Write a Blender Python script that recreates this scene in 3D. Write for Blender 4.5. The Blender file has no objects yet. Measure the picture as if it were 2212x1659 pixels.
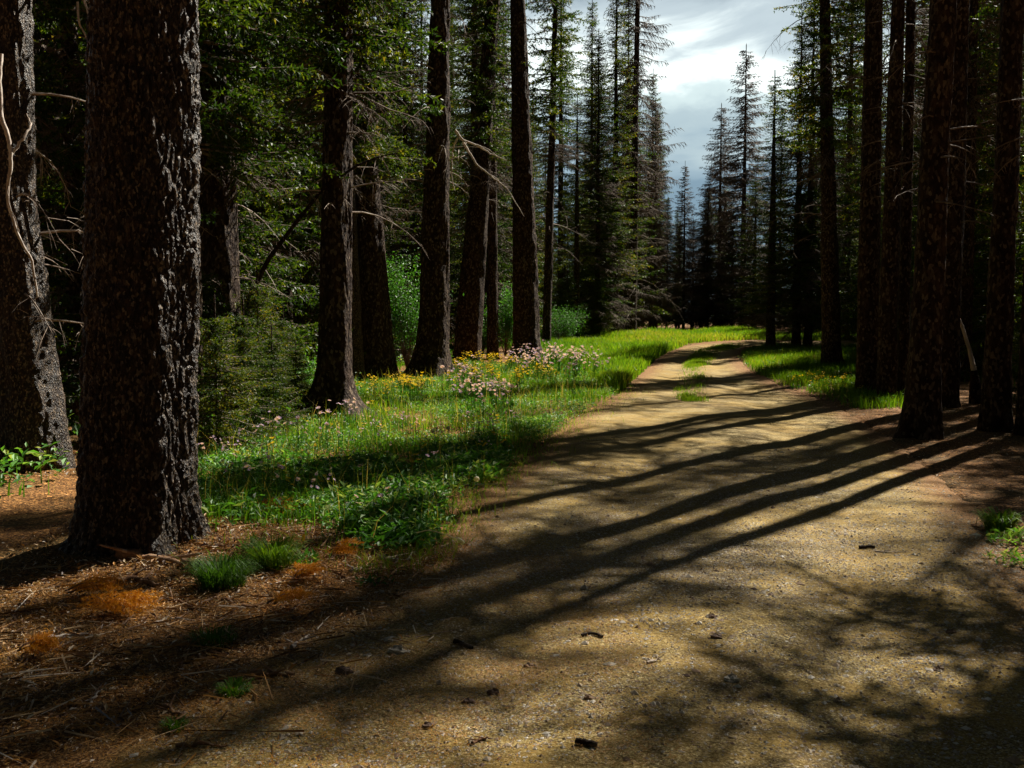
import bpy, math, random
import numpy as np
from mathutils import Vector, Matrix

random.seed(7)
RNG = np.random.default_rng(11)
scene = bpy.context.scene
COL = scene.collection
R = math.radians

# ---------------------------------------------------------------- camera
FPX, CAMH, PITCH = 996.0, 1.6, R(3.8)
cd = bpy.data.cameras.new('camera'); cam = bpy.data.objects.new('camera', cd)
COL.objects.link(cam); scene.camera = cam
cam.location = (0, 0, CAMH); cam.rotation_euler = (R(90) - PITCH, 0, 0)
cd.sensor_width = 36; cd.lens = 36 * FPX / 1024; cd.clip_end = 2000; cd.clip_start = 0.05

# ---------------------------------------------------------------- light
SUN_AZ, SUN_EL = R(40), R(46)
sd = bpy.data.lights.new('sun', 'SUN'); sun = bpy.data.objects.new('sun', sd); COL.objects.link(sun)
sd.energy = 5.0; sd.angle = R(0.53); sd.color = (1.0, 0.93, 0.80)
to_sun = Vector((math.sin(SUN_AZ) * math.cos(SUN_EL), math.cos(SUN_AZ) * math.cos(SUN_EL), math.sin(SUN_EL)))
sun.rotation_euler = to_sun.to_track_quat('Z', 'Y').to_euler()
sun.location = to_sun * 60

scene.view_settings.view_transform = 'Standard'
scene.view_settings.look = 'None'
scene.view_settings.exposure = 1.12
scene.view_settings.gamma = 1.0
scene.view_settings.use_curve_mapping = False
scene.cycles.max_bounces = 6
scene.cycles.diffuse_bounces = 2
scene.cycles.transmission_bounces = 3
scene.cycles.transparent_max_bounces = 4

world = bpy.data.worlds.new('World'); scene.world = world; world.use_nodes = True
wt = world.node_tree; wt.nodes.clear()
def WN(t, **k):
    n = wt.nodes.new(t)
    for a, b in k.items(): setattr(n, a, b)
    return n
wo = WN('ShaderNodeOutputWorld'); wbg = WN('ShaderNodeBackground')
sky = WN('ShaderNodeTexSky', sky_type='NISHITA', sun_disc=False, sun_elevation=SUN_EL, sun_rotation=SUN_AZ)
skyb = WN('ShaderNodeMix', data_type='RGBA', blend_type='MULTIPLY'); skyb.inputs[0].default_value = 1
skyb.inputs[7].default_value = (0.05, 0.05, 0.05, 1)
wt.links.new(sky.outputs[0], skyb.inputs[6])
# storm cloud deck: ramps over the height of the view direction, broken up by noise
tc = WN('ShaderNodeTexCoord'); sep = WN('ShaderNodeSeparateXYZ'); wt.links.new(tc.outputs['Generated'], sep.inputs[0])
mp = WN('ShaderNodeMapping'); mp.inputs['Scale'].default_value = (5.0, 5.0, 15.0); mp.inputs['Location'].default_value = (0.35, 0.1, 0.2)
wt.links.new(tc.outputs['Generated'], mp.inputs[0])
nz = WN('ShaderNodeTexNoise'); nz.inputs['Scale'].default_value = 1.2; nz.inputs['Detail'].default_value = 8; nz.inputs['Roughness'].default_value = 0.52; nz.inputs['Distortion'].default_value = 0.4
wt.links.new(mp.outputs[0], nz.inputs[0])
off = WN('ShaderNodeMath', operation='MULTIPLY_ADD'); off.inputs[1].default_value = 0.17; off.inputs[2].default_value = -0.085
wt.links.new(nz.outputs[0], off.inputs[0])
zz = WN('ShaderNodeMath', operation='ADD'); wt.links.new(sep.outputs['Z'], zz.inputs[0]); wt.links.new(off.outputs[0], zz.inputs[1])
rp = WN('ShaderNodeValToRGB'); cr = rp.color_ramp; cr.interpolation = 'EASE'
stops = [(0.0, (0.07, 0.11, 0.14)), (0.10, (0.09, 0.145, 0.19)), (0.14, (0.15, 0.21, 0.25)), (0.175, (0.23, 0.29, 0.31)), (0.205, (0.34, 0.41, 0.41)),
         (0.230, (0.60, 0.66, 0.64)), (0.248, (0.56, 0.62, 0.60)), (0.275, (0.27, 0.32, 0.34)), (0.305, (0.15, 0.19, 0.215)), (0.36, (0.11, 0.145, 0.175)), (0.45, (0.03, 0.04, 0.05)), (1.0, (0.010, 0.013, 0.017))]
cr.elements[0].position = stops[0][0]; cr.elements[0].color = stops[0][1] + (1,)
cr.elements[1].position = 1.0; cr.elements[1].color = stops[-1][1] + (1,)
for p, c in stops[1:-1]:
    e = cr.elements.new(p); e.color = c + (1,)
wt.links.new(zz.outputs[0], rp.inputs[0])
# the bright break in the cloud lies ahead; the rest of the deck is dark
dk = WN('ShaderNodeMapRange', interpolation_type='SMOOTHSTEP'); dk.inputs[1].default_value = 0.1; dk.inputs[2].default_value = 0.8; dk.inputs[3].default_value = 0.05; dk.inputs[4].default_value = 1.0
wt.links.new(sep.outputs['Y'], dk.inputs[0])
deck = WN('ShaderNodeMix', data_type='RGBA', blend_type='MULTIPLY'); deck.inputs[0].default_value = 1
wt.links.new(rp.outputs[0], deck.inputs[6]); wt.links.new(dk.outputs[0], deck.inputs[7])
wmix = WN('ShaderNodeMix', data_type='RGBA'); wmix.inputs[0].default_value = 0.92
wt.links.new(skyb.outputs[2], wmix.inputs[6]); wt.links.new(deck.outputs[2], wmix.inputs[7])
wt.links.new(wmix.outputs[2], wbg.inputs[0]); wbg.inputs[1].default_value = 1.0
wt.links.new(wbg.outputs[0], wo.inputs[0])

# ---------------------------------------------------------------- helpers
def tag(o, label=None, cat=None, group=None, kind=None):
    if label: o['label'] = label
    if cat: o['category'] = cat
    if group: o['group'] = group
    if kind: o['kind'] = kind
    return o

def empty(name, loc=(0, 0, 0), rz=0.0, label=None, cat=None, group=None):
    o = bpy.data.objects.new(name, None); COL.objects.link(o)
    o.location = loc; o.rotation_euler = (0, 0, rz); o.empty_display_size = 0.3
    return tag(o, label, cat, group)

class MB:
    """collects vertex and face arrays, per-vertex tint, per-face material slot"""
    def __init__(s): s.v = []; s.f = []; s.t = []; s.m = []; s.n = 0
    def add(s, v, f, tint=0.5, mat=0):
        v = np.asarray(v, float).reshape(-1, 3); f = np.asarray(f, int)
        if len(v) == 0 or len(f) == 0: return s
        s.v.append(v); s.f.append(f + s.n); s.m.append(np.full(len(f), mat, int))
        s.t.append(np.broadcast_to(np.asarray(tint, float), (len(v),)).copy()); s.n += len(v)
        return s
    def mesh(s, name, mats, smooth=False):
        me = bpy.data.meshes.new(name)
        V = np.concatenate(s.v); T = np.concatenate(s.t)
        me.vertices.add(len(V)); me.vertices.foreach_set('co', V.astype(np.float32).ravel())
        loops = np.concatenate([f.ravel() for f in s.f]); sizes = np.concatenate([np.full(len(f), f.shape[1], int) for f in s.f])
        starts = np.concatenate([[0], np.cumsum(sizes)[:-1]])
        me.loops.add(len(loops)); me.loops.foreach_set('vertex_index', loops.astype(np.int32))
        me.polygons.add(len(sizes)); me.polygons.foreach_set('loop_start', starts.astype(np.int32))
        me.polygons.foreach_set('material_index', np.concatenate(s.m).astype(np.int32))
        for m in mats: me.materials.append(m)
        me.update(calc_edges=True)
        me.polygons.foreach_set('use_smooth', np.full(len(sizes), smooth, bool))
        a = me.attributes.new('tint', 'FLOAT', 'POINT'); a.data.foreach_set('value', T.astype(np.float32))
        me.update()
        return me
    def build(s, name, mats, parent=None, smooth=False):
        if not isinstance(mats, (list, tuple)): mats = [mats]
        return link(name, s.mesh(name, mats, smooth), parent)

def link(name, me, parent=None):
    o = bpy.data.objects.new(name, me); COL.objects.link(o)
    if parent is not None: o.parent = parent
    return o

def hsh(ix, iy, iz, k=0):
    h = (ix * 374761393 + iy * 668265263 + iz * 2147483647 + k * 1274126177) & 0xFFFFFFFF
    h = ((h ^ (h >> 13)) * 1274126177) & 0xFFFFFFFF
    h = ((h ^ (h >> 16)) * 2246822519) & 0xFFFFFFFF
    return ((h ^ (h >> 15)) & 0xFFFFFF) / float(0xFFFFFF)
def vnoise(x, y, z=0.0):
    x, y, z = np.broadcast_arrays(np.asarray(x, float), np.asarray(y, float), np.asarray(z, float))
    ix, iy, iz = (np.floor(a).astype(np.int64) for a in (x, y, z))
    fx, fy, fz = x - ix, y - iy, z - iz
    fx, fy, fz = (a * a * (3 - 2 * a) for a in (fx, fy, fz))
    r = 0
    for a in (0, 1):
        for b in (0, 1):
            for c in (0, 1):
                r = r + hsh(ix + a, iy + b, iz + c) * (fx if a else 1 - fx) * (fy if b else 1 - fy) * (fz if c else 1 - fz)
    return r * 2 - 1
def fbm(x, y, z=0.0, o=4):
    r = 0; a = 1.0; x = np.asarray(x, float); y = np.asarray(y, float); z = np.asarray(z, float)
    for i in range(o):
        r = r + a * vnoise(x + 17.3 * i, y + 5.1 * i, z + 3.3 * i); x = x * 2; y = y * 2; z = z * 2; a *= 0.5
    return r / 1.8
def worley(x, y, px, seed=0):
    """2D worley, periodic in x with integer period px; returns F1, cell id, F2"""
    ix = np.floor(x).astype(np.int64); iy = np.floor(y).astype(np.int64)
    f1 = np.full(x.shape, 9.0); f2 = np.full(x.shape, 9.0); idv = np.zeros(x.shape)
    for a in (-1, 0, 1):
        for b in (-1, 0, 1):
            cx, cy = ix + a, iy + b; wx = np.mod(cx, px)
            qx = cx + hsh(wx, cy, wx * 0 + seed, 1); qy = cy + hsh(wx, cy, wx * 0 + seed, 2)
            d = np.hypot(x - qx, y - qy)
            nf = d < f1
            f2 = np.where(nf, f1, np.minimum(f2, d)); idv = np.where(nf, hsh(wx, cy, wx * 0 + seed, 3), idv); f1 = np.where(nf, d, f1)
    return f1, idv, f2
def sstep(a, b, x):
    t = np.clip((x - a) / (b - a), 0, 1); return t * t * (3 - 2 * t)

# ---------------------------------------------------------------- terrain
MOUNDS = []      # (x, y, height, sigma) soil heaped round the big trunks
def terrain(x, y):
    x = np.asarray(x, float); y = np.asarray(y, float)
    h = 0.8 * sstep(26, 60, y) + 0.05 * fbm(x * 0.35, y * 0.35, 1.0, 3)
    for mx, my, mh, ms in MOUNDS:
        h = h + mh * np.exp(-((x - mx) ** 2 + (y - my) ** 2) / (2 * ms * ms))
    return h
S = 2212 / 1024.0
def ray(dx, dy):
    u, v = dx / S, dy / S
    a, b = (u - 512) / FPX, (384 - v) / FPX
    return np.array([a, math.cos(PITCH) + b * math.sin(PITCH), -math.sin(PITCH) + b * math.cos(PITCH)])
def at(dx, dy):
    """the spot on the ground seen in this direction from where the photographer stood"""
    d = ray(dx, dy); t = 1.0
    for i in range(4000):
        p = d * t; z = CAMH + p[2]
        g = float(terrain(p[0], p[1]))
        if z <= g: break
        t += max(0.01, (z - g) * 0.5)
        if t > 160: break
    return np.array([p[0], p[1], g])
def atY(dx, dy, Y):
    d = ray(dx, dy); p = d * (Y / d[1]); return np.array([p[0], Y, CAMH + p[2]])
MOUNDS += [(*at(300, 1160)[:2], 0.12, 0.7), (*at(935, 808)[:2], 0.30, 1.3), (*at(725, 890)[:2], 0.15, 0.9)]

# ---------------------------------------------------------------- materials
def mat(name):
    m = bpy.data.materials.new(name); m.use_nodes = True; nt = m.node_tree; nt.nodes.clear()
    return m, nt
def N(nt, t, **k):
    n = nt.nodes.new(t)
    for a, b in k.items(): setattr(n, a, b)
    return n
def ramp(nt, src, stops):
    r = N(nt, 'ShaderNodeValToRGB'); e = r.color_ramp.elements
    e[0].position = stops[0][0]; e[0].color = stops[0][1] + (1,)
    e[1].position = stops[-1][0]; e[1].color = stops[-1][1] + (1,)
    for p, c in stops[1:-1]:
        q = e.new(p); q.color = c + (1,)
    nt.links.new(src, r.inputs[0]); return r
def noise(nt, scale, detail=4, rough=0.55, vec=None, dist=0):
    n = N(nt, 'ShaderNodeTexNoise'); n.inputs['Scale'].default_value = scale; n.inputs['Detail'].default_value = detail
    n.inputs['Roughness'].default_value = rough; n.inputs['Distortion'].default_value = dist
    if vec is not None: nt.links.new(vec, n.inputs['Vector'])
    return n
def mix(nt, f, a, b, mode='MIX'):
    m = N(nt, 'ShaderNodeMix', data_type='RGBA', blend_type=mode)
    for s_, i in ((f, 0), (a, 6), (b, 7)):
        if isinstance(s_, (int, float)): m.inputs[i].default_value = s_
        elif isinstance(s_, tuple): m.inputs[i].default_value = s_ + (1,)
        else: nt.links.new(s_, m.inputs[i])
    return m.outputs[2]
def attr(nt, name='tint'):
    a = N(nt, 'ShaderNodeAttribute'); a.attribute_name = name; return a.outputs['Fac']
def finish(nt, bsdf):
    o = N(nt, 'ShaderNodeOutputMaterial'); nt.links.new(bsdf, o.inputs[0])

def leafy(name, stops, trans=0.45, gloss=0.25, objvar=True):
    """thin leaf or needle: diffuse + light passing through, colour from the tint attribute"""
    m, nt = mat(name)
    t = attr(nt)
    if objvar:
        oi = N(nt, 'ShaderNodeObjectInfo'); ad = N(nt, 'ShaderNodeMath', operation='MULTIPLY_ADD')
        ad.inputs[1].default_value = 0.3; nt.links.new(oi.outputs['Random'], ad.inputs[0])
        sb = N(nt, 'ShaderNodeMath', operation='ADD'); sb.inputs[1].default_value = -0.15; nt.links.new(t, sb.inputs[0]); nt.links.new(sb.outputs[0], ad.inputs[2]); t = ad.outputs[0]
    r = ramp(nt, t, stops)
    p = N(nt, 'ShaderNodeBsdfPrincipled'); p.inputs['Roughness'].default_value = 0.5
    p.inputs['Specular IOR Level'].default_value = gloss
    nt.links.new(r.outputs[0], p.inputs['Base Color'])
    tr = N(nt, 'ShaderNodeBsdfTranslucent'); br = N(nt, 'ShaderNodeMix', data_type='RGBA', blend_type='MULTIPLY'); br.inputs[0].default_value = 1
    br.inputs[7].default_value = (1.25, 1.15, 0.5, 1); nt.links.new(r.outputs[0], br.inputs[6]); nt.links.new(br.outputs[2], tr.inputs[0])
    mx = N(nt, 'ShaderNodeMixShader'); mx.inputs[0].default_value = trans
    nt.links.new(p.outputs[0], mx.inputs[1]); nt.links.new(tr.outputs[0], mx.inputs[2]); finish(nt, mx.outputs[0])
    return m
M = {}
M['needle'] = leafy('spruce_needles', [(0, (0.007, 0.022, 0.004)), (0.35, (0.022, 0.056, 0.007)), (0.62, (0.065, 0.115, 0.010)), (0.82, (0.15, 0.17, 0.015)), (1, (0.27, 0.19, 0.035))], 0.5, 0.3)
M['grass'] = leafy('grass_blades', [(0, (0.035, 0.10, 0.010)), (0.35, (0.075, 0.20, 0.012)), (0.65, (0.16, 0.30, 0.014)), (0.85, (0.30, 0.35, 0.035)), (1, (0.46, 0.36, 0.12))], 0.5, 0.3, False)
M['herb'] = leafy('herb_leaves', [(0, (0.025, 0.09, 0.015)), (0.5, (0.06, 0.21, 0.025)), (0.8, (0.13, 0.34, 0.04)), (1, (0.34, 0.45, 0.14))], 0.42, 0.4, False)
M['rust'] = leafy('rusty_needles', [(0, (0.30, 0.10, 0.012)), (0.5, (0.58, 0.25, 0.02)), (1, (0.78, 0.42, 0.06))], 0.3, 0.2, False)
M['litter'] = leafy('litter_flakes', [(0, (0.06, 0.024, 0.012)), (0.3, (0.20, 0.09, 0.03)), (0.55, (0.48, 0.23, 0.045)), (0.78, (0.62, 0.45, 0.26)), (1, (0.78, 0.70, 0.62))], 0.15, 0.3, False)
M['lilac'] = leafy('lilac_petals', [(0, (0.42, 0.22, 0.60)), (0.5, (0.62, 0.42, 0.80)), (1, (0.80, 0.68, 0.92))], 0.4, 0.2, False)
M['yellow'] = leafy('yellow_petals', [(0, (0.75, 0.42, 0.01)), (0.5, (0.85, 0.60, 0.02)), (1, (0.9, 0.72, 0.06))], 0.35, 0.2, False)
M['fluff'] = leafy('seed_fluff', [(0, (0.6, 0.58, 0.5)), (1, (0.85, 0.85, 0.78))], 0.5, 0.1, False)

def bark(name, dark, mid, light, fleck, scale=14.0, bump=0.6, rough=0.8, spec=0.15):
    m, nt = mat(name)
    tc = N(nt, 'ShaderNodeTexCoord'); mp = N(nt, 'ShaderNodeMapping'); mp.inputs['Scale'].default_value = (1, 1, 0.55)
    nt.links.new(tc.outputs['Object'], mp.inputs[0])
    n1 = noise(nt, scale * 0.6, 6, 0.65, mp.outputs[0], 0.6)
    vo = N(nt, 'ShaderNodeTexVoronoi', feature='F1'); vo.inputs['Scale'].default_value = scale * 2.2; nt.links.new(mp.outputs[0], vo.inputs['Vector'])
    n2 = noise(nt, scale * 4, 5, 0.7, mp.outputs[0])
    base = ramp(nt, n1.outputs[0], [(0.30, dark), (0.50, mid), (0.72, light)])
    cell = N(nt, 'ShaderNodeSeparateColor'); nt.links.new(vo.outputs['Color'], cell.inputs[0])
    fl = ramp(nt, cell.outputs[0], [(0.70, (0, 0, 0)), (0.98, (1, 1, 1))])
    fl2 = N(nt, 'ShaderNodeMath', operation='MULTIPLY'); nt.links.new(fl.outputs[0], fl2.inputs[0]); fl2.inputs[1].default_value = 0.5
    c = mix(nt, fl2.outputs[0], base.outputs[0], fleck)
    t = attr(nt); tr_ = ramp(nt, t, [(0.0, (0.35, 0.3, 0.28)), (0.5, (1, 1, 1)), (1.0, (1.5, 1.4, 1.3))])
    c = mix(nt, 1.0, c, tr_.outputs[0], 'MULTIPLY')
    p = N(nt, 'ShaderNodeBsdfPrincipled'); p.inputs['Roughness'].default_value = rough; p.inputs['Specular IOR Level'].default_value = spec
    nt.links.new(c, p.inputs['Base Color'])
    ht = N(nt, 'ShaderNodeMath', operation='ADD'); nt.links.new(vo.outputs['Distance'], ht.inputs[0]); nt.links.new(n2.outputs[0], ht.inputs[1])
    b = N(nt, 'ShaderNodeBump'); b.inputs['Strength'].default_value = bump; b.inputs['Distance'].default_value = 0.03
    nt.links.new(ht.outputs[0], b.inputs['Height']); nt.links.new(b.outputs[0], p.inputs['Normal'])
    finish(nt, p.outputs[0]); return m
M['bark'] = bark('spruce_bark', (0.008, 0.0035, 0.002), (0.022, 0.011, 0.007), (0.07, 0.045, 0.028), (0.24, 0.185, 0.13))
M['bark_near'] = bark('scaly_bark', (0.006, 0.0022, 0.0014), (0.020, 0.009, 0.005), (0.11, 0.07, 0.038), (0.52, 0.40, 0.27), 34, 1.0, 0.5, 0.45)
M['twig'] = bark('dead_twig_bark', (0.05, 0.035, 0.025), (0.13, 0.095, 0.07), (0.27, 0.21, 0.17), (0.42, 0.36, 0.30), 8, 0.3)
M['limb'] = bark('dry_limb_bark', (0.10, 0.07, 0.05), (0.26, 0.20, 0.16), (0.44, 0.37, 0.31), (0.6, 0.54, 0.48), 8, 0.3)
M['pale'] = bark('bleached_wood', (0.30, 0.24, 0.20), (0.48, 0.41, 0.36), (0.66, 0.60, 0.54), (0.75, 0.7, 0.64), 8, 0.3)
M['stick'] = bark('stick_wood', (0.10, 0.05, 0.03), (0.25, 0.14, 0.08), (0.42, 0.28, 0.18), (0.55, 0.42, 0.32), 10, 0.4)

def stone_mat():
    m, nt = mat('pebble'); r = ramp(nt, attr(nt), [(0, (0.10, 0.055, 0.04)), (0.35, (0.24, 0.15, 0.09)), (0.6, (0.34, 0.27, 0.19)), (0.85, (0.44, 0.40, 0.34)), (1, (0.62, 0.57, 0.5))])
    p = N(nt, 'ShaderNodeBsdfPrincipled'); p.inputs['Roughness'].default_value = 0.8; nt.links.new(r.outputs[0], p.inputs['Base Color']); finish(nt, p.outputs[0]); return m
M['stone'] = stone_mat()

def ground_mat(name, road):
    m, nt = mat(name)
    tc = N(nt, 'ShaderNodeTexCoord'); v = tc.outputs['Object']
    big = noise(nt, 0.55, 4, 0.6, v); med = noise(nt, 5.0, 5, 0.65, v); fine = noise(nt, 95 if road else 60, 3, 0.7, v)
    vo = N(nt, 'ShaderNodeTexVoronoi'); vo.inputs['Scale'].default_value = 75 if road else 45; nt.links.new(v, vo.inputs['Vector'])
    vo2 = N(nt, 'ShaderNodeTexVoronoi'); vo2.inputs['Scale'].default_value = 28; nt.links.new(v, vo2.inputs['Vector'])
    lit = ramp(nt, fine.outputs[0], [(0.32, (0.03, 0.013, 0.007)), (0.45, (0.11, 0.05, 0.017)), (0.56, (0.29, 0.14, 0.035)), (0.72, (0.50, 0.32, 0.15))])
    cs = N(nt, 'ShaderNodeSeparateColor'); nt.links.new(vo.outputs['Color'], cs.inputs[0])
    if road:
        grit = ramp(nt, fine.outputs[0], [(0.34, (0.055, 0.038, 0.012)), (0.46, (0.20, 0.150, 0.056)), (0.56, (0.37, 0.29, 0.125)), (0.67, (0.66, 0.58, 0.37))])
        gcol = ramp(nt, cs.outputs[0], [(0.0, (0.6, 0.5, 0.4)), (0.5, (1, 1, 1)), (0.85, (1.15, 1.1, 1.05)), (1, (1.7, 1.75, 1.8))])
        c = mix(nt, 1.0, grit.outputs[0], gcol.outputs[0], 'MULTIPLY')
        # rusty needle dust lies in drifts over the grey-brown gravel
        s = N(nt, 'ShaderNodeMath', operation='ADD'); nt.links.new(big.outputs[0], s.inputs[0]); nt.links.new(med.outputs[0], s.inputs[1])
        f = ramp(nt, s.outputs[0], [(0.44, (0.1, 0.1, 0.1)), (0.56, (0.75, 0.75, 0.75))])
        s2 = N(nt, 'ShaderNodeMapRange'); s2.inputs[1].default_value = 0.85; s2.inputs[2].default_value = 1.2; s2.inputs[3].default_value = 0.05; s2.inputs[4].default_value = 0.75
        nt.links.new(s.outputs[0], s2.inputs[0])
        dust = mix(nt, fine.outputs[0], (0.14, 0.078, 0.012), (0.50, 0.32, 0.065))
        damp = ramp(nt, noise(nt, 1.7, 5, 0.6, v, 0.5).outputs[0], [(0.36, (0.5, 0.47, 0.46)), (0.52, (0.9, 0.9, 0.9)), (0.68, (1.2, 1.2, 1.2))])
        c = mix(nt, 1.0, c, damp.outputs[0], 'MULTIPLY')
        c = mix(nt, s2.outputs[0], c, dust)
        # edge attribute: 1 in the middle of the road, 0 at its rims
        e = N(nt, 'ShaderNodeMath', operation='ADD'); nt.links.new(attr(nt), e.inputs[0])
        e2 = N(nt, 'ShaderNodeMath', operation='MULTIPLY_ADD'); e2.inputs[1].default_value = 0.9; e2.inputs[2].default_value = -0.45; nt.links.new(med.outputs[0], e2.inputs[0]); nt.links.new(e2.outputs[0], e.inputs[1])
        er = ramp(nt, e.outputs[0], [(0.15, (0, 0, 0)), (0.6, (1, 1, 1))])
        c = mix(nt, er.outputs[0], lit.outputs[0], c)
    else:
        gcol = ramp(nt, cs.outputs[0], [(0.0, (0.5, 0.4, 0.35)), (0.6, (1, 1, 1)), (0.9, (1.6, 1.5, 1.4)), (1, (2.6, 2.4, 2.3))])
        c = mix(nt, 1.0, lit.outputs[0], gcol.outputs[0], 'MULTIPLY')
        moss = ramp(nt, big.outputs[0], [(0.5, (0, 0, 0)), (0.62, (0.5, 0.5, 0.5))])
        c = mix(nt, moss.outputs[0], c, (0.04, 0.045, 0.012))
    p = N(nt, 'ShaderNodeBsdfPrincipled'); p.inputs['Roughness'].default_value = 0.9; p.inputs['Specular IOR Level'].default_value = 0.2
    nt.links.new(c, p.inputs['Base Color'])
    h = N(nt, 'ShaderNodeMath', operation='ADD'); nt.links.new(vo2.outputs['Distance'], h.inputs[0]); nt.links.new(fine.outputs[0], h.inputs[1])
    b = N(nt, 'ShaderNodeBump'); b.inputs['Strength'].default_value = 0.6 if road else 0.7; b.inputs['Distance'].default_value = 0.012 if road else 0.03
    nt.links.new(h.outputs[0], b.inputs['Height']); nt.links.new(b.outputs[0], p.inputs['Normal'])
    finish(nt, p.outputs[0]); return m
M['ground'] = ground_mat('forest_floor', False)
M['road'] = ground_mat('gravel_road', True)

# ---------------------------------------------------------------- ground and road
LEFT = [(1640, 736), (1560, 739), (1480, 746), (1425, 770), (1390, 800), (1335, 850), (1240, 902), (1175, 950), (1110, 1010), (1000, 1075), (930, 1190), (760, 1265), (560, 1390), (330, 1500), (60, 1640)]
RIGHT = [(1640, 747), (1620, 750), (1604, 757), (1598, 775), (1618, 800), (1700, 838), (1790, 866), (1860, 905), (1930, 950), (2010, 1010), (2090, 1080), (2170, 1150), (2260, 1240), (2400, 1380), (2600, 1600)]
def extend(pts): return pts + [pts[-1] + (pts[-1] - pts[-2]) * 0 + np.array([0, -3.5, 0])]
PL = np.array(extend([at(*p) for p in LEFT]))[:, :2]; PR = np.array(extend([at(*p) for p in RIGHT]))[:, :2]
PL = np.vstack([[PL[0] + np.array([14, 1.5])], PL]); PR = np.vstack([[PR[0] + np.array([14, 0.0])], PR])
def resample(P, n):
    d = np.concatenate([[0], np.cumsum(np.hypot(*(P[1:] - P[:-1]).T))]); t = np.linspace(0, 1, n) * 0 + np.interp(np.linspace(0, len(P) - 1, n), np.arange(len(P)), np.arange(len(P)))
    return np.stack([np.interp(t, np.arange(len(P)), P[:, k]) for k in (0, 1)], 1)
def smoothc(P, n, it=30):
    Q = resample(P, n)
    for i in range(it): Q[1:-1] = (Q[:-2] + 2 * Q[1:-1] + Q[2:]) / 4
    return Q
NR = 420
QL, QR = smoothc(PL, NR), smoothc(PR, NR)
RX, RY = np.array(list(QL) + list(QR[::-1])).T
def in_poly(x, y, px, py):
    x = np.asarray(x, float); y = np.asarray(y, float); c = np.zeros(x.shape, bool); j = len(px) - 1
    for i in range(len(px)):
        k = ((py[i] > y) != (py[j] > y)) & (x < (px[j] - px[i]) * (y - py[i]) / (py[j] - py[i] + 1e-12) + px[i])
        c ^= k; j = i
    return c
PX = np.concatenate([QL[::6, 0], QR[::-6, 0]]); PY = np.concatenate([QL[::6, 1], QR[::-6, 1]])
def road_dist(x, y):
    """signed distance to the road rim, positive inside"""
    x = np.asarray(x, float); y = np.asarray(y, float); E = np.concatenate([QL[::4], QR[::4]])
    d = np.full(x.shape, 99.0)
    for ex, ey in E: d = np.minimum(d, np.hypot(x - ex, y - ey))
    return np.where(in_poly(x, y, PX, PY), d, -d)

def axis(lo, hi, a, b, fine, grow):
    c = list(np.arange(a, b, fine)); s = fine
    while c[-1] < hi: s *= grow; c.append(c[-1] + s)
    s = fine; c = c[::-1]
    while c[-1] > lo: s *= grow; c.append(c[-1] - s)
    return np.array(c[::-1])
gx = axis(-260, 260, -6, 7, 0.06, 1.055); gy = axis(-60, 420, 2.5, 15, 0.06, 1.04)
X, Y = np.meshgrid(gx, gy); Z = terrain(X, Y)
rd = road_dist(X, Y)
near = np.exp(-((Y - 7) / 14) ** 2)
Z = Z + (0.018 * fbm(X * 4, Y * 4, 0, 4) + 0.012 * fbm(X * 14, Y * 14, 5, 2)) * near * (rd < 0) - 0.05 * sstep(0.02, 0.15, rd)
nx, ny = len(gx), len(gy)
idx = np.arange(nx * ny).reshape(ny, nx)
q = np.stack([idx[:-1, :-1], idx[:-1, 1:], idx[1:, 1:], idx[1:, :-1]], -1).reshape(-1, 4)
g = MB().add(np.stack([X, Y, Z], -1), q).build('ground', M['ground'], None, True); tag(g, kind='structure')
NC = 60
c = np.linspace(0, 1, NC)[None, :, None]
G = QL[:, None, :] * (1 - c) + QR[:, None, :] * c
wob = 0.22 * fbm(G[:, 0, 0] * 3, G[:, 0, 1] * 3, 2); wob2 = 0.12 * fbm(G[:, -1, 0] * 3, G[:, -1, 1] * 3, 8)
G[:, 0, 0] -= wob; G[:, -1, 0] += wob2
e = np.minimum(c[..., 0], 1 - c[..., 0]) * np.hypot(*(QR - QL).T)[:, None]
rz_ = terrain(G[..., 0], G[..., 1]) + 0.004 + 0.010 * fbm(G[..., 0] * 2.5, G[..., 1] * 2.5, 3, 3) * sstep(0, .4, e)
rz_[:, 0] -= 0.02; rz_[:, -1] -= 0.02
# wheel ruts either side of the low centre ridge
cc = c[..., 0]; rz_ -= 0.035 * (np.exp(-((cc - 0.30) / 0.09) ** 2) + np.exp(-((cc - 0.72) / 0.09) ** 2))
idx = np.arange(NR * NC).reshape(NR, NC)
q = np.stack([idx[:-1, :-1], idx[1:, :-1], idx[1:, 1:], idx[:-1, 1:]], -1).reshape(-1, 4)
rd_ob = MB().add(np.concatenate([G, rz_[..., None]], -1), q, tint=np.clip(e / 1.1, 0, 1).ravel()).build('road', M['road'], None, True); tag(rd_ob, kind='structure')
from mathutils.bvhtree import BVHTree
def bvh(o): return BVHTree.FromPolygons([tuple(v.co) for v in o.data.vertices], [tuple(p.vertices) for p in o.data.polygons])
BV = (bvh(rd_ob), bvh(g)); DOWN = Vector((0, 0, -1))
def surf(x, y):
    """height of the road sheet or the ground under each point"""
    x = np.atleast_1d(np.asarray(x, float)); y = np.atleast_1d(np.asarray(y, float)); out = np.zeros(len(x))
    for i in range(len(x)):
        o = Vector((x[i], y[i], 5.0)); h = [q[0].z for q in (b.ray_cast(o, DOWN) for b in BV) if q[0] is not None]
        out[i] = max(h) if h else 0.0
    return out
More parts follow.
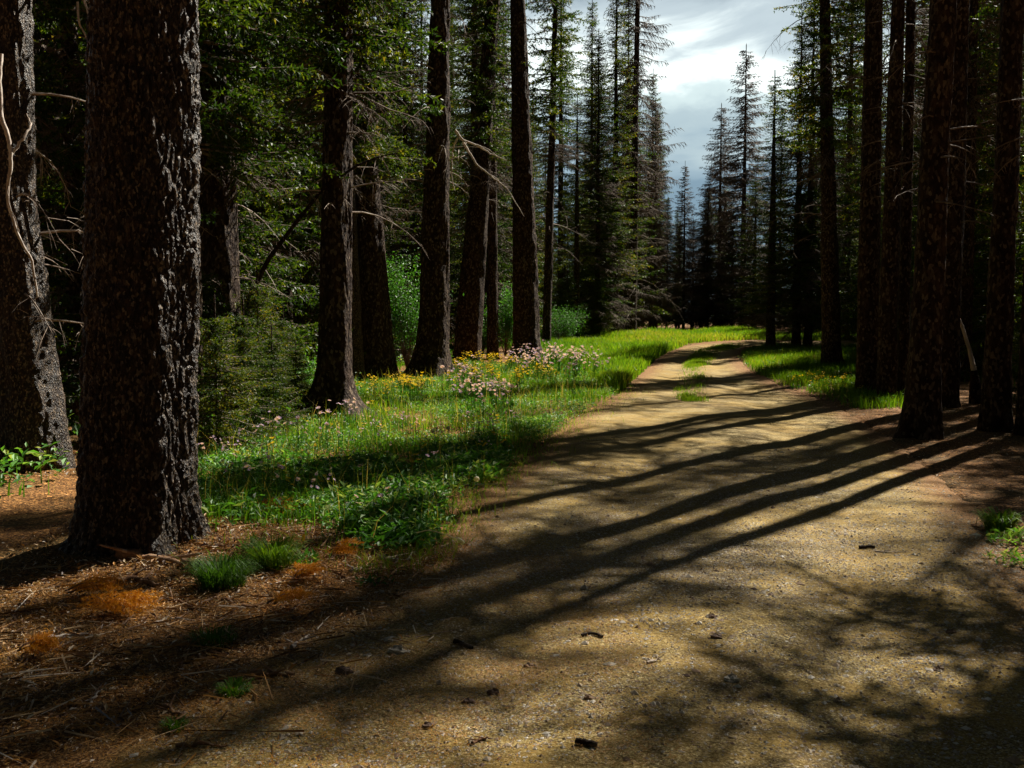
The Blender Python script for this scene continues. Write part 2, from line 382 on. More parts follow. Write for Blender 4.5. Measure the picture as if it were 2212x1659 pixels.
# ---------------------------------------------------------------- tube helpers
def tube(mb, pts, radii, k=5, tint=0.5, matI=0):
    P = np.asarray(pts, float); n = len(P); r = np.asarray(radii, float)
    T = np.gradient(P, axis=0); T /= np.linalg.norm(T, axis=1, keepdims=True) + 1e-9
    up = np.array([0.0, 0, 1]) if abs(T[0, 2]) < 0.8 else np.array([1.0, 0, 0])
    A = np.cross(T, up); A /= np.linalg.norm(A, axis=1, keepdims=True) + 1e-9; B = np.cross(T, A)
    a = np.arange(k) * 2 * math.pi / k
    V = P[:, None] + r[:, None, None] * (np.cos(a)[None, :, None] * A[:, None] + np.sin(a)[None, :, None] * B[:, None])
    i = np.arange(n - 1)[:, None] * k; j = np.arange(k)[None]; j2 = (j + 1) % k
    F = np.stack([i + j, i + j2, i + k + j2, i + k + j], -1).reshape(-1, 4)
    mb.add(V.reshape(-1, 3), F, tint, matI)
def needles(mb, P0, D, L, npm, nl, nw, tint, matI=0, rng=RNG, spread=0.9, droop=0.0):
    """needle slivers along straight twigs; P0, D (n,3), L (n)"""
    cnt = np.maximum(2, (L * npm).astype(int)); I = np.repeat(np.arange(len(L)), cnt)
    t = rng.random(len(I)); p = P0[I] + D[I] * (L[I] * t)[:, None]
    rv = rng.normal(size=(len(I), 3)); rv -= D[I] * np.sum(rv * D[I], 1, keepdims=True); rv /= np.linalg.norm(rv, axis=1, keepdims=True) + 1e-9
    d = D[I] * 0.75 + rv * spread; d[:, 2] -= droop; d /= np.linalg.norm(d, axis=1, keepdims=True)
    l = nl * rng.uniform(0.6, 1.25, len(I)) * (1.1 - 0.5 * t)
    s = np.cross(d, rng.normal(size=d.shape)); s /= np.linalg.norm(s, axis=1, keepdims=True) + 1e-9
    w = nw * rng.uniform(0.7, 1.2, len(I))
    V = np.stack([p - s * w[:, None] / 2, p + s * w[:, None] / 2, p + d * l[:, None]], 1)
    tv = np.clip(np.broadcast_to(tint, (len(L),))[I] + rng.normal(0, 0.12, len(I)), 0, 1)
    mb.add(V.reshape(-1, 3), np.arange(len(I) * 3).reshape(-1, 3), np.repeat(tv, 3), matI)
def strips(mb, P0, D, L, w, sag, tint, matI=1, rng=RNG):
    """thin three-sided dead twigs, one bend each"""
    n = len(L); s = np.cross(D, np.array([0.0, 0, 1])); s /= np.linalg.norm(s, axis=1, keepdims=True) + 1e-9; u = np.cross(D, s)
    mid = P0 + D * (L * 0.55)[:, None] + np.stack([0 * L, 0 * L, -sag * L * 0.25], 1)
    tip = P0 + D * L[:, None] + np.stack([0 * L, 0 * L, -sag * L], 1)
    w = np.broadcast_to(w, (n,))[:, None]
    V = []
    for c_, k in ((P0, 1.0), (mid, 0.7)):
        for a in (0, 2.094, 4.189): V.append(c_ + (s * math.cos(a) + u * math.sin(a)) * w * k * 0.5)
    V.append(tip); V = np.stack(V, 1); b = np.arange(n)[:, None] * 7
    Q = np.concatenate([b + np.array([[0, 1, 4, 3]]), b + np.array([[1, 2, 5, 4]]), b + np.array([[2, 0, 3, 5]])])
    T3 = np.concatenate([b + np.array([[3, 4, 6]]), b + np.array([[4, 5, 6]]), b + np.array([[5, 3, 6]])])
    tt = np.repeat(np.clip(np.broadcast_to(tint, (n,)) + rng.normal(0, .15, n), 0, 1), 7)
    k0 = mb.n; mb.add(V.reshape(-1, 3), Q, tt, matI); mb.f.append(T3 + k0); mb.m.append(np.full(len(T3), matI, int))

def branch_set(H, hc, Rad, rng, per=5, dz=0.33, droop=0.3, shape=0.8, rise=0.15, low=0.0):
    """polyline branches of a spruce crown: list of (pts, base radius)"""
    out = []; z = hc
    while z < H - 0.25:
        f = (z - hc) / (H - hc)
        for i in range(max(2, int(rng.integers(per - 1, per + 2)))):
            az = rng.uniform(0, 2 * math.pi); L = Rad * ((1 - f) ** shape) * rng.uniform(0.55, 1.15) * (0.55 + 0.45 * min(1, f / 0.12 + low)) + 0.12
            n = 6; t = np.linspace(0, 1, n); dr = droop * rng.uniform(0.2, 1.9) * (1 - 0.6 * f)
            r_ = L * t; zz_ = L * (rise * (0.3 + f) * t - dr * t ** 1.6 + 0.16 * np.clip(t - 0.6, 0, 1) * 2)
            a2 = az + 0.25 * rng.normal() * t
            P = np.stack([np.cos(a2) * r_, np.sin(a2) * r_, z + rng.uniform(-.5, .5) * dz + zz_], 1)
            out.append((P, 0.008 + 0.011 * L))
        z += dz * rng.uniform(0.7, 1.3) * (1 - 0.35 * f)
    return out
def along(P, t):
    k = np.clip(t * (len(P) - 1), 0, len(P) - 1.001); i = k.astype(int); f = (k - i)[:, None]
    return P[i] * (1 - f) + P[i + 1] * f, (P[i + 1] - P[i]) / (np.linalg.norm(P[i + 1] - P[i], axis=1, keepdims=True) + 1e-9)
def crown_mesh(name, H, hc, Rad, seed, live=True, npm=26, nl=0.075, nw=0.022, per=5, dz=0.33, sp=0.13, droop=0.3, shape=0.8, deadlow=0.0, twigw=0.014, bare=0.0, low=0.0, raw=False):
    rng = np.random.default_rng(seed); mb = MB(); TP, TD, TL, TT, TN = [], [], [], [], []
    for P, r0 in branch_set(H, hc, Rad, rng, per, dz, droop, shape, low=low):
        n = len(P); tube(mb, P, np.linspace(r0, 0.004, n), 3, 0.4, 1)
        L = np.linalg.norm(P[-1] - P[0]); m = max(3, int(L / sp))
        dead = (not live) or rng.random() < bare or (P[0, 2] < hc + deadlow * (H - hc))
        t = np.linspace(0.12 if live else 0.2, 1.0, m) + rng.uniform(-.02, .02, m); t = np.clip(t, 0, 1)
        for sgn in (-1, 1):
            p, d = along(P, t); side = np.cross(d, np.array([0, 0, 1.0])) * sgn
            ang = rng.uniform(0.5, 1.1, m)[:, None]; dd = d * np.cos(ang) + side * np.sin(ang); dd[:, 2] -= rng.uniform(0.05, 0.85, m) if live else rng.uniform(0.0, 0.9, m)
            dd /= np.linalg.norm(dd, axis=1, keepdims=True)
            l = (0.10 + 0.40 * (1 - t) * L * 0.6 + 0.05 * L) * rng.uniform(0.6, 1.25, m)
            if dead:
                strips(mb, p, dd, l * 1.1, twigw, rng.uniform(0.1, 0.7), 0.45, 1, rng)
                j = rng.integers(0, m, m); f = rng.uniform(.3, .9, m)[:, None]; p2 = p[j] + dd[j] * l[j][:, None] * f
                d2 = dd[j] + rng.normal(0, .55, (m, 3)); d2[:, 2] -= .25; d2 /= np.linalg.norm(d2, axis=1, keepdims=True)
                strips(mb, p2, d2, l[j] * 0.55, twigw * 0.65, 0.4, 0.45, 1, rng)
            else:
                TP.append(p); TD.append(dd); TL.append(l); TT.append(np.full(m, rng.uniform(0.15, 0.75)))
        if not dead:
            p, d = along(P, np.linspace(0.15, 0.97, max(2, m))); TP.append(p); TD.append(d); TL.append(np.full(len(p), sp * 1.2)); TT.append(np.full(len(p), 0.5))
    if TP:
        P_, D_, L_, T_ = map(np.concatenate, (TP, TD, TL, TT))
        needles(mb, P_, D_, L_, npm, nl, nw, T_, 0, rng)
    # leader shoot
    tube(mb, [(0, 0, H - 1.2), (0, 0, H - .3), (0, 0, H + .3)], [0.03, 0.015, 0.004], 4, 0.5, 1)
    return mb if raw else mb.mesh(name, [M['needle'], M['twig']])

def trunk_mesh(name, H, r0, seed, matl, path=None, kang=28, dz=0.12, ztop=None, flare=0.55, fh=0.28, lobes=5, amp=0.012, cell=0.05, top_r=0.02, dark=0.5, zfine=None, facet=None):
    """tapered trunk with root flare, scaly bark relief; path = [(z, dx, dy)] bends the axis"""
    rng = np.random.default_rng(seed); ztop = ztop or H
    zf = zfine or ztop
    z = np.concatenate([np.arange(-0.25, 1.2, dz * 0.6), np.arange(1.2, zf, dz), np.arange(zf, ztop + 0.3, max(dz, 0.3)) if zf < ztop else [ztop]])
    th = np.arange(kang) * 2 * math.pi / kang; TH, ZZ = np.meshgrid(th, z)
    rr = np.maximum(r0 * (1 - np.clip(ZZ, 0, None) / (H * 1.02)) ** 0.85, top_r)
    ph = rng.uniform(0, 6.28, 3)
    fl = flare * np.exp(-np.clip(ZZ, -0.05, None) / fh)
    rr = rr * (1 + fl * (0.55 + 0.45 * np.cos(lobes * TH + ph[0]) * 0.6 + 0.4 * np.cos((lobes - 2) * TH + ph[1])))
    rr = rr * (1 + 0.05 * np.cos(2 * TH + ph[2] + ZZ * 0.4) + 0.03 * fbm(np.cos(TH) * 1.5, np.sin(TH) * 1.5, ZZ * 0.8, 3))
    if facet:       # an old trunk is not round: broad flat sides
        for ang, dd in facet:
            aw = ang + 0.28 * vnoise(ZZ * 1.3, ang * 7) + 0.10 * vnoise(ZZ * 6, ang * 3); cs_ = np.cos(TH - aw); lim = (dd + 0.03 * vnoise(ZZ * 2, ang * 5)) * rr / np.maximum(cs_, 0.05)
            rr = np.where(cs_ > 0.2, np.minimum(rr, lim), rr)
    per = max(6, int(round(2 * math.pi * r0 / cell)))
    f1, idv, f2 = worley(TH / (2 * math.pi) * per, ZZ / (cell * 1.7) + 0.6 * vnoise(np.cos(TH) * 4, np.sin(TH) * 4, ZZ * 5), per, seed)
    ridge = np.clip((f2 - f1) * 2.2, 0, 1)
    # tall furrowed plates, small lifted scales on them, roughness
    per2 = max(6, int(round(2 * math.pi * r0 / (cell * 2.6))))
    g1, gid, g2 = worley(TH / (2 * math.pi) * per2 + 0.35 * vnoise(np.cos(TH) * 3, np.sin(TH) * 3, ZZ * 3), ZZ / (cell * 9) + 0.8 * vnoise(np.cos(TH) * 2, np.sin(TH) * 2, ZZ * 2), per2, seed + 9)
    plate = np.clip((g2 - g1) * 2.5, 0, 1)
    rr = rr + amp * 0.9 * (plate * (0.5 + 0.8 * gid) - 0.6) + amp * 0.55 * (ridge * idv ** 2) + amp * 0.7 * fbm(np.cos(TH) * r0 * 22, np.sin(TH) * r0 * 22, ZZ * 10, 4)
    ridge = 0.5 * ridge + 0.5 * plate
    cx = np.zeros_like(z); cy = np.zeros_like(z)
    if path:
        pz, px, py = zip(*path)
        cx = np.interp(z, pz, px); cy = np.interp(z, pz, py)
        for i in range(14): cx[1:-1] = (cx[:-2] + 2 * cx[1:-1] + cx[2:]) / 4; cy[1:-1] = (cy[:-2] + 2 * cy[1:-1] + cy[2:]) / 4
    cx = cx + 0.02 * fbm(z * 0.5, seed * 1.7) * np.clip(z, 0, 1); cy = cy + 0.02 * fbm(z * 0.5, seed * 2.9) * np.clip(z, 0, 1)
    V = np.stack([cx[:, None] + rr * np.cos(TH), cy[:, None] + rr * np.sin(TH), ZZ], -1)
    n = len(z); i = np.arange(n - 1)[:, None] * kang; j = np.arange(kang)[None]; j2 = (j + 1) % kang
    F = np.stack([i + j, i + j2, i + kang + j2, i + kang + j], -1).reshape(-1, 4)
    tint = np.clip(0.15 + 0.55 * ridge + 0.3 * idv, 0, 1) * 0.8 + dark - 0.4
    W = np.concatenate([V.reshape(-1, 3), [V[-1].mean(0) + np.array([0, 0, 0.02])]]); jj = np.arange(kang); b0 = (n - 1) * kang
    mb = MB().add(W, F, np.append(np.clip(tint, 0, 1).ravel(), 0.5)); mb.f.append(np.stack([b0 + jj, b0 + (jj + 1) % kang, np.full(kang, n * kang)], 1)); mb.m.append(np.zeros(kang, int))
    return mb.mesh(name, [matl], True)

def dead_limbs(H0, H1, n, Lm, r_at, seed, w=0.016, path=None):
    """short dead limbs sticking out of the bare part of a trunk"""
    rng = np.random.default_rng(seed); out = []
    for i in range(n):
        mb = MB()
        z = rng.uniform(H0, H1); az = rng.uniform(0, 6.28); L = Lm * rng.uniform(0.3, 1.1); t = np.linspace(0, 1, 6)
        bx = np.interp(z, [p[0] for p in path], [p[1] for p in path]) if path else 0
        by = np.interp(z, [p[0] for p in path], [p[2] for p in path]) if path else 0
        a2 = az + rng.normal() * 0.5 * t; rr = r_at * 0.8 + L * t
        P = np.stack([bx + np.cos(a2) * rr, by + np.sin(a2) * rr, z + L * (rng.uniform(-.1, .25) * t - rng.uniform(0.1, 0.8) * t ** 2)], 1)
        tube(mb, P, np.linspace(0.006 + 0.010 * L, 0.003, 6), 4, 0.5, 0)
        m = max(2, int(L / 0.12)); tt = rng.uniform(.25, 1, m); p, d = along(P, tt)
        dd = d * 0.5 + rng.normal(0, .6, (m, 3)); dd[:, 2] -= 0.35; dd /= np.linalg.norm(dd, axis=1, keepdims=True)
        l = 0.35 * L * rng.uniform(.3, 1, m); strips(mb, p, dd, l, w * 0.6, 0.4, 0.5, 0, rng)
        d2 = dd + rng.normal(0, .6, (m, 3)); d2 /= np.linalg.norm(d2, axis=1, keepdims=True)
        strips(mb, p + dd * (l * 0.5)[:, None], d2, l * 0.6, w * 0.45, 0.3, 0.5, 0, rng)
        out.append(mb)
    return out

# ---------------------------------------------------------------- shared crowns
tall = [crown_mesh('crown', 20, 5.0, 1.75, 100 + i, deadlow=0.06, per=6, npm=30, nl=0.11, nw=0.04, bare=0.10) for i in range(4)]
tall_thin = [crown_mesh('crown', 21, 9.0, 1.3, 140 + i, deadlow=0.08, per=5, npm=22, nl=0.10, nw=0.035, bare=0.25, sp=0.15) for i in range(3)]
full = [crown_mesh('crown', 11, 0.4, 2.0, 200 + i, per=6, dz=0.27, npm=26, nl=0.10, nw=0.036, low=1.0, bare=0.06) for i in range(3)]
young = [crown_mesh('crown', 3.2, 0.15, 1.15, 300 + i, per=8, dz=0.14, npm=40, nl=0.07, nw=0.022, sp=0.09, low=1.0, droop=0.3) for i in range(2)]
snag = [crown_mesh('crown', 20, 3.0, 2.1, 400 + i, live=False, per=4, dz=0.34, droop=0.45, sp=0.16, twigw=0.028, shape=0.7) for i in range(3)]
thin_snag = [crown_mesh('crown', 18, 1.0, 2.3, 430 + i, live=False, per=6, dz=0.30, droop=0.4, sp=0.13, twigw=0.036, shape=0.75) for i in range(2)]
mixed = [crown_mesh('crown', 19, 1.2, 2.2, 460 + i, per=7, dz=0.30, npm=20, nl=0.12, nw=0.045, bare=0.4, twigw=0.028, low=0.8) for i in range(2)]
slim = [crown_mesh('crown', 20, 1.2, 1.7, 520 + i, per=6, dz=0.30, npm=24, nl=0.11, nw=0.04, low=.7, bare=.15, deadlow=.08) for i in range(2)]
airy = [crown_mesh('crown', 20, 6.5, 2.1, 480 + i, per=5, dz=0.36, npm=13, nl=0.10, nw=0.034, bare=0.5, twigw=0.02, sp=0.15, deadlow=.1) for i in range(3)]
def shared_trunk(H, r, seed, k=12): return trunk_mesh('trunk', H, r, seed, M['bark'], kang=k, dz=0.35, flare=0.45, fh=0.35, amp=0.008, cell=0.07)
T20 = [shared_trunk(20.3, 0.22, 11), shared_trunk(20.3, 0.19, 12)]; T21 = [shared_trunk(21.3, 0.20, 13)]
T11 = [shared_trunk(11.2, 0.12, 14)]; T3 = [trunk_mesh('trunk', 3.4, 0.035, 15, M['bark'], kang=8, dz=0.3, flare=0.2, amp=0.002)]
T18 = [shared_trunk(18.2, 0.15, 16)]; T19 = [shared_trunk(19.2, 0.17, 17)]

def tree(kind, x, y, rz=0.0, s=1.0, name='spruce_tree', label='', group=None, sz=None, lean=(0, 0)):
    cr, tr = {'tall': (tall, T20), 'thin': (tall_thin, T21), 'full': (full, T11), 'young': (young, T3), 'snag': (snag, T20), 'tsnag': (thin_snag, T18), 'mixed': (mixed, T19), 'airy': (airy, T20), 'slim': (slim, T20)}[kind]
    t = empty(name, (x, y, float(terrain(x, y)) - 0.02), rz, label, 'tree', group)
    t.scale = (s, s, sz or s); t.rotation_euler[0] = lean[0]; t.rotation_euler[1] = lean[1]
    link('trunk', tr[random.randrange(len(tr))], t); link('crown', cr[random.randrange(len(cr))], t)
    return t

def own_tree(dx, dy, wpx, label, H=20, top=0, seed=1, kang=40, dz=0.06, crown=None, cz=0.0, cs=1.0, crz=0.0, limbs=0, limb_z=(2, 9), limb_l=0.9, name='spruce_tree', matl=None, path=None, amp=0.012, cell=0.055, flare=0.55, fh=0.3, group=None, top_m=0.0, ztop=None, dark=0.5, lobes=5, cat='tree', zfine=None, facet=None):
    """a trunk of its own shape; wpx = its width in the photo (2212 px wide) at breast height"""
    p = at(dx, dy); d = p[1]; r = wpx / S / 2 * d / FPX
    path = path or [(0, 0, 0), (H, top_m, 0)]
    t = empty(name, (p[0], p[1], p[2] - 0.03), 0, label, cat, group)
    link('trunk', trunk_mesh('trunk', H, r * (1 + 1.2 / H), seed, matl or M['bark'], path, kang, dz, flare=flare, fh=fh, amp=amp, cell=cell, ztop=ztop, dark=dark, lobes=lobes, zfine=zfine, facet=facet or [(R(-24), .90), (R(170), .93), (R(60), .95)]), t)
    if crown is not None:
        c = link('crown', crown, t); c.location = (np.interp(cz + 6, [q[0] for q in path], [q[1] for q in path]), 0, cz); c.rotation_euler[2] = crz; c.scale = (cs, cs, cs)
    if limbs:
        for q in dead_limbs(limb_z[0], limb_z[1], limbs, limb_l, r, seed + 50, path=path): q.build('dead_limb', M['limb' if dx < 1000 else 'twig'], t)
    return t, p, r

# ---------------------------------------------------------------- the trees one can point at
# left row
L1, pL1, rL1 = own_tree(298, 1165, 222, 'huge rough-barked spruce trunk in the left foreground, its right edge sunlit', H=24, top_m=0.9, seed=21, kang=300, dz=0.011, matl=M['bark_near'], amp=0.024, cell=0.022, flare=0.32, fh=0.16, zfine=4.6, lobes=6, crown=tall_thin[0], cz=-1.0, cs=1.1)

# leaning pale trunk at the far left edge, dead curled stems in front of it
p0 = at(60, 1010); Yl = p0[1]
def rel(dx, dy, Y, o): q = atY(dx, dy, Y); return q - o
def px_path(pts, Y, o, H):
    """axis points of a bent trunk: (z above base, dx, dy) from points seen at distance Y"""
    out = [(0, 0, 0)]
    for dx, dy in pts:
        q = atY(dx, dy, Y) - o; out.append((q[2], q[0], 0))
    out.append((H, out[-1][1] + (H - out[-1][0]) * 0.01, 0)); return out
L0, pL0, rL0 = own_tree(72, 1010, 105, 'leaning grey-barked trunk at the far left edge beside the huge spruce', H=16, seed=31, kang=120, dz=0.025, matl=M['bark_near'], amp=0.02, cell=0.06, flare=0.5, fh=0.9,
    path=px_path([(55, 850), (32, 600), (10, 400), (8, 0)], Yl, p0, 16), zfine=6, crown=tall[1], cz=1.5, crz=1.0, lobes=4, limbs=22, limb_z=(1.5, 6), limb_l=1.2)
def stems(name, label, cat, specs, Y, mat_, parent=None, jit=0.02, k=7, group=None):
    """crooked bare stems; specs = [(points seen in the photo, thickness at start, at end)]"""
    o = np.array(atY(*specs[0][0][0], Y)); mb = MB()
    for pts, w0, w1 in specs:
        P = np.array([atY(a, b, Y) for a, b in pts]) - o
        n = len(P); t = np.linspace(0, n - 1, (n - 1) * 4 + 1); Q = np.stack([np.interp(t, range(n), P[:, i]) for i in range(3)], 1)
        for i in range(2): Q[1:-1] = (Q[:-2] + 2 * Q[1:-1] + Q[2:]) / 4
        Q[:, 1] += jit * 6 * np.sin(np.linspace(0, 3, len(Q)) + len(pts)); Q[1:-1] += RNG.normal(0, jit * 0.25, (len(Q) - 2, 3))
        tube(mb, Q, np.linspace(w0, w1, len(Q)) / 2, k, 0.6)
    if parent is None:
        ob = mb.build(name, mat_, None, True); ob.location = o; tag(ob, label, cat, group)
    else:
        ob = mb.build(name, mat_, parent, True); ob.location = Vector(o) - parent.location
    return ob
stems('dead_sapling', 'crooked bleached dead stem catching the sun at the left edge', 'dead tree',
      [([(8, 120), (8, 180), (14, 245), (30, 300), (38, 345), (28, 395), (22, 440), (45, 520), (68, 560), (76, 640)], 0.055, 0.02),
       ([(32, 350), (50, 310), (62, 275), (56, 262), (45, 240)], 0.035, 0.008), ([(28, 400), (30, 440), (36, 470), (33, 500)], .015, .006)], Yl - 0.5, M['pale'])
stems('dead_branch', None, None, [([(60, 560), (20, 530), (-15, 500)], 0.03, 0.01)], Yl + 1.5, M['pale'], L0)
stems('dead_branch', None, None, [([(175, 10), (180, 60), (205, 110), (245, 150)], 0.03, 0.01), ([(210, 90), (195, 20), (170, -30)], .025, .008)], Yl + 1.5, M['pale'], L0)

# reddish trunk behind the sapling, left of the leaning pole
L3, pL3, rL3 = own_tree(483, 905, 88, 'straight reddish spruce trunk behind the green sapling, right of the huge trunk', H=21, seed=41, kang=72, dz=0.04, top_m=-0.1, crown=tall[0], cz=-1.2, crz=0.5, limbs=26, limb_z=(1.0, 6), limb_l=0.9, amp=0.014, zfine=7)
L3b, _, _ = own_tree(432, 940, 20, 'thin trunk peeking out just right of the huge foreground trunk', H=15, seed=43, kang=32, dz=0.08, crown=full[1], cz=3.5, limbs=12, limb_z=(1, 5), zfine=7)
# dead pole leaning up to the right across the trunks
pp = at(520, 900); stp = empty('leaning_pole', pp, 0, 'dead bent sapling leaning up to the right between two trunks', 'dead tree')
mb = MB(); Yp = pp[1] - 0.2
P = np.array([pp] + [atY(a, b, Yp) for a, b in [(522, 760), (535, 650), (580, 560), (640, 480), (700, 405), (770, 358), (815, 340), (860, 330)]]) - pp
tube(mb, P, np.linspace(0.055, 0.008, len(P)), 8, 0.35); mb.build('stem', M['bark'], stp, True)
mb = MB()
for k in range(2, len(P)):
    for j in range(5):
        a = P[k] + (P[k - 1] - P[k]) * random.random(); d = np.array([[random.uniform(-.3, .8), random.uniform(-.5, .5), random.uniform(-1, .3)]]); d /= np.linalg.norm(d)
        strips(mb, a[None], d, np.array([random.uniform(.2, .6)]), 0.010, 0.3, 0.6, 0)
mb.build('twigs', M['pale'], stp)
L5, pL5, rL5 = own_tree(722, 892, 74, 'dark spruce trunk with spreading root flare in the flower meadow', H=22, seed=51, kang=110, dz=0.03, top_m=0.5, crown=tall[2], cz=-0.8, cs=1.05, crz=2.0, flare=2.3, fh=0.26, limbs=16, limb_z=(3.0, 6), limb_l=1.1, amp=0.013, zfine=8, lobes=5)
L6, _, _ = own_tree(822, 822, 62, 'black trunk standing just behind the flared meadow trunk, left of the sunlit one', H=20, seed=61, kang=60, dz=0.07, top_m=-1.2, crown=tall[3], cz=-0.5, flare=0.4, fh=0.8, limbs=14, limb_z=(4, 9), zfine=9)
L6b, _, _ = own_tree(774, 828, 24, 'slim pale blotched trunk squeezed behind the flared meadow trunk', H=14, seed=62, kang=36, dz=0.08, top_m=-0.4, matl=M['bark_near'], flare=0.6, crown=full[2], cz=4.5, zfine=5)
L7, pL7, rL7 = own_tree(935, 812, 62, 'tall spruce trunk rising from a soil mound, bleached limb halfway up its sunlit side', H=24, seed=71, kang=90, dz=0.05, top_m=0.6, crown=tall_thin[1], cz=2.0, flare=1.1, fh=0.55, limbs=34, limb_z=(3.5, 12), limb_l=1.6, amp=0.02, cell=0.08, zfine=12)
stems('bleached_limb', None, None, [([(984, 285), (1000, 305), (1030, 312), (1060, 330), (1095, 345)], .08, .02),
    ([(990, 300), (980, 315), (976, 345), (974, 380), (981, 410)], .06, .02), ([(1000, 305), (1015, 330), (1030, 355), (1060, 378), (1090, 400), (1110, 430), (1132, 468)], .065, .014),
    ([(990, 322), (992, 350)], .025, .01), ([(1060, 378), (1078, 392), (1078, 405)], .025, .01), ([(1030, 312), (1060, 328), (1072, 338)], .025, .01), ([(1000, 305), (1010, 312), (1000, 330)], .03, .012)], pL7[1] - 0.6, M['pale'], L7, jit=0.03)
L8, _, _ = own_tree(1008, 782, 56, 'dark trunk right of the mound trunk, half hidden in shade', H=21, seed=81, kang=40, dz=0.1, top_m=1.6, crown=tall[0], cz=1.0, limbs=30, limb_z=(5, 13), limb_l=1.6, flare=0.2, name='spruce_tree')
L9, _, _ = own_tree(1064, 776, 24, 'thin straight dark trunk between two thicker ones at the meadow edge', H=21, seed=91, kang=32, dz=0.12, crown=tall_thin[2], cz=1.0, limbs=40, limb_z=(5, 15), limb_l=1.8, flare=0.25)
L10, pL10, _ = own_tree(1140, 784, 54, 'trunk with a sunlit right rim standing behind the lilac flowers', H=25, seed=101, kang=60, dz=0.08, top_m=-0.7, crown=tall_thin[1], cz=4.0, limbs=30, limb_z=(8, 16), limb_l=1.5, flare=0.9, fh=0.45, amp=0.03)
L11, pL11, _ = own_tree(1180, 752, 20, 'slender spruce with wide drooping boughs against the sky, right of the last thick trunk', H=24, seed=111, kang=24, dz=0.15, top_m=0.6, crown=tall[1], cz=2.0, cs=1.15, crz=0.7, limbs=30, limb_z=(4, 9), limb_l=1.8, flare=0.3)
S1, pS1, _ = own_tree(1364, 722, 21, 'tall dead spruce snag with arching bare branches beside the sky gap', H=27, seed=121, kang=20, dz=0.2, top_m=0.3, crown=snag[0], cz=3.0, cs=1.2, flare=0.3, name='dead_spruce', limbs=30, limb_z=(1, 8), limb_l=2.2, cat='dead tree')

def spec(kind, dx, dy, Hm_top, label, name='spruce_tree', rz=0, s0=None):
    """a tree whose top is seen at height Hm_top in the photo"""
    p = at(dx, dy); H0 = {'tall': 20.3, 'thin': 21.3, 'full': 11.3, 'snag': 20.3, 'tsnag': 18.3, 'mixed': 19.3, 'slim': 20.3}[kind]
    top = atY(dx, Hm_top, p[1]); sz = (top[2] - p[2]) / H0
    return tree(kind, p[0], p[1], rz, s0 or sz, name, label, None, sz)
spec('slim', 1327, 726, -60, 'slim green spruce just left of the tall snag', s0=1.15)
spec('mixed', 1290, 728, 60, 'half-browned spruce at the left of the snag', rz=1, s0=1.0)
spec('thin', 1245, 732, 200, 'low green spruce right of the slender boughed one', rz=2, s0=.9)
spec('tsnag', 1412, 716, 205, 'shorter dead spruce behind the right branches of the tall snag', 'dead_spruce', 1)
spec('mixed', 1440, 714, 420, 'small mixed green and brown spruce left of the road bend', rz=3)
spec('tsnag', 1476, 713, 345, 'bare pole-like dead spruce in the middle of the far gap', 'dead_spruce', 2, .7)
t_ = spec('tsnag', 1512, 712, 345, 'thin dead spruce tilting left in the far gap', 'dead_spruce', 3, .55); t_.rotation_euler[1] = -0.055
spec('mixed', 1495, 712, 470, 'yellowish small spruce in the far gap', rz=.5, s0=.8)
spec('mixed', 1526, 712, 410, 'short sparse spruce at the right of the far gap', rz=4, s0=.8)
spec('tsnag', 1552, 711, 220, 'dead spruce with a thin spire, left one of the pair beyond the bend', 'dead_spruce', 5, 1.3)
spec('tsnag', 1603, 712, 92, 'tallest dead spire beyond the road bend, right one of the pair', 'dead_spruce', 1.4, 1.5)
spec('mixed', 1580, 712, 480, 'green and brown spruce below the two dead spires', rz=2.2, s0=1.0)
spec('mixed', 1628, 714, 380, 'green spruce at the inside of the road bend', rz=1.1, s0=1.0)
own_tree(1556, 708, 30, 'thick dark trunk at the end of the road', H=11, seed=131, kang=20, dz=0.2, top_m=.3, crown=full[1], cz=0, cs=1.1)

# right row
spec('slim', 1664, 752, 150, 'dense dark spruce at the right rim of the road before the bend', rz=.3, s0=.95)
spec('slim', 1719, 748, 30, 'shaded spruce with hanging dead twigs, second along the right rim', rz=1.7, s0=1.05)
spec('mixed', 1745, 748, -80, 'shaded slim trunk third along the right rim', rz=2.9, s0=1.1)
R4, _, _ = own_tree(1797, 790, 40, 'black trunk standing in the grass right of the road bend', H=22, seed=141, kang=40, dz=0.1, top_m=-0.9, crown=tall[2], cz=0.5, cs=1.1, limbs=40, limb_z=(4, 12), limb_l=1.5, flare=.4)
R5, _, _ = own_tree(1872, 850, 48, 'left half of the close pair of black trunks right of the road', H=23, seed=151, kang=50, dz=0.08, top_m=-.1, crown=tall[3], cz=4.5, cs=1.05, limbs=20, limb_z=(4, 12), flare=.25)
R6, _, _ = own_tree(1914, 862, 40, 'right half of the close pair of black trunks right of the road', H=21, seed=152, kang=50, dz=0.08, top_m=.1, crown=tall_thin[0], cz=1, limbs=20, limb_z=(3, 9), flare=.2)
R7, _, _ = own_tree(1990, 945, 68, 'nearest black trunk on the right, its shadow crossing the road', H=23, seed=161, kang=90, dz=0.04, top_m=0.5, crown=airy[2], cz=2.5, limbs=14, limb_z=(3, 8), flare=.9, fh=.32, zfine=9)
R8, _, _ = own_tree(2042, 878, 58, 'broad black trunk close behind the nearest one on the right', H=22, seed=171, kang=60, dz=0.07, top_m=.1, crown=airy[2], cz=2, limbs=16, limb_z=(3, 8), flare=.25, zfine=9)
R9, _, _ = own_tree(1950, 858, 26, 'narrow trunk between the black pair and the nearest right trunk', H=20, seed=172, kang=40, dz=0.09, top_m=-.1, crown=tall_thin[2], cz=-1, cs=.9, limbs=16, limb_z=(2, 8), flare=.25, zfine=9)
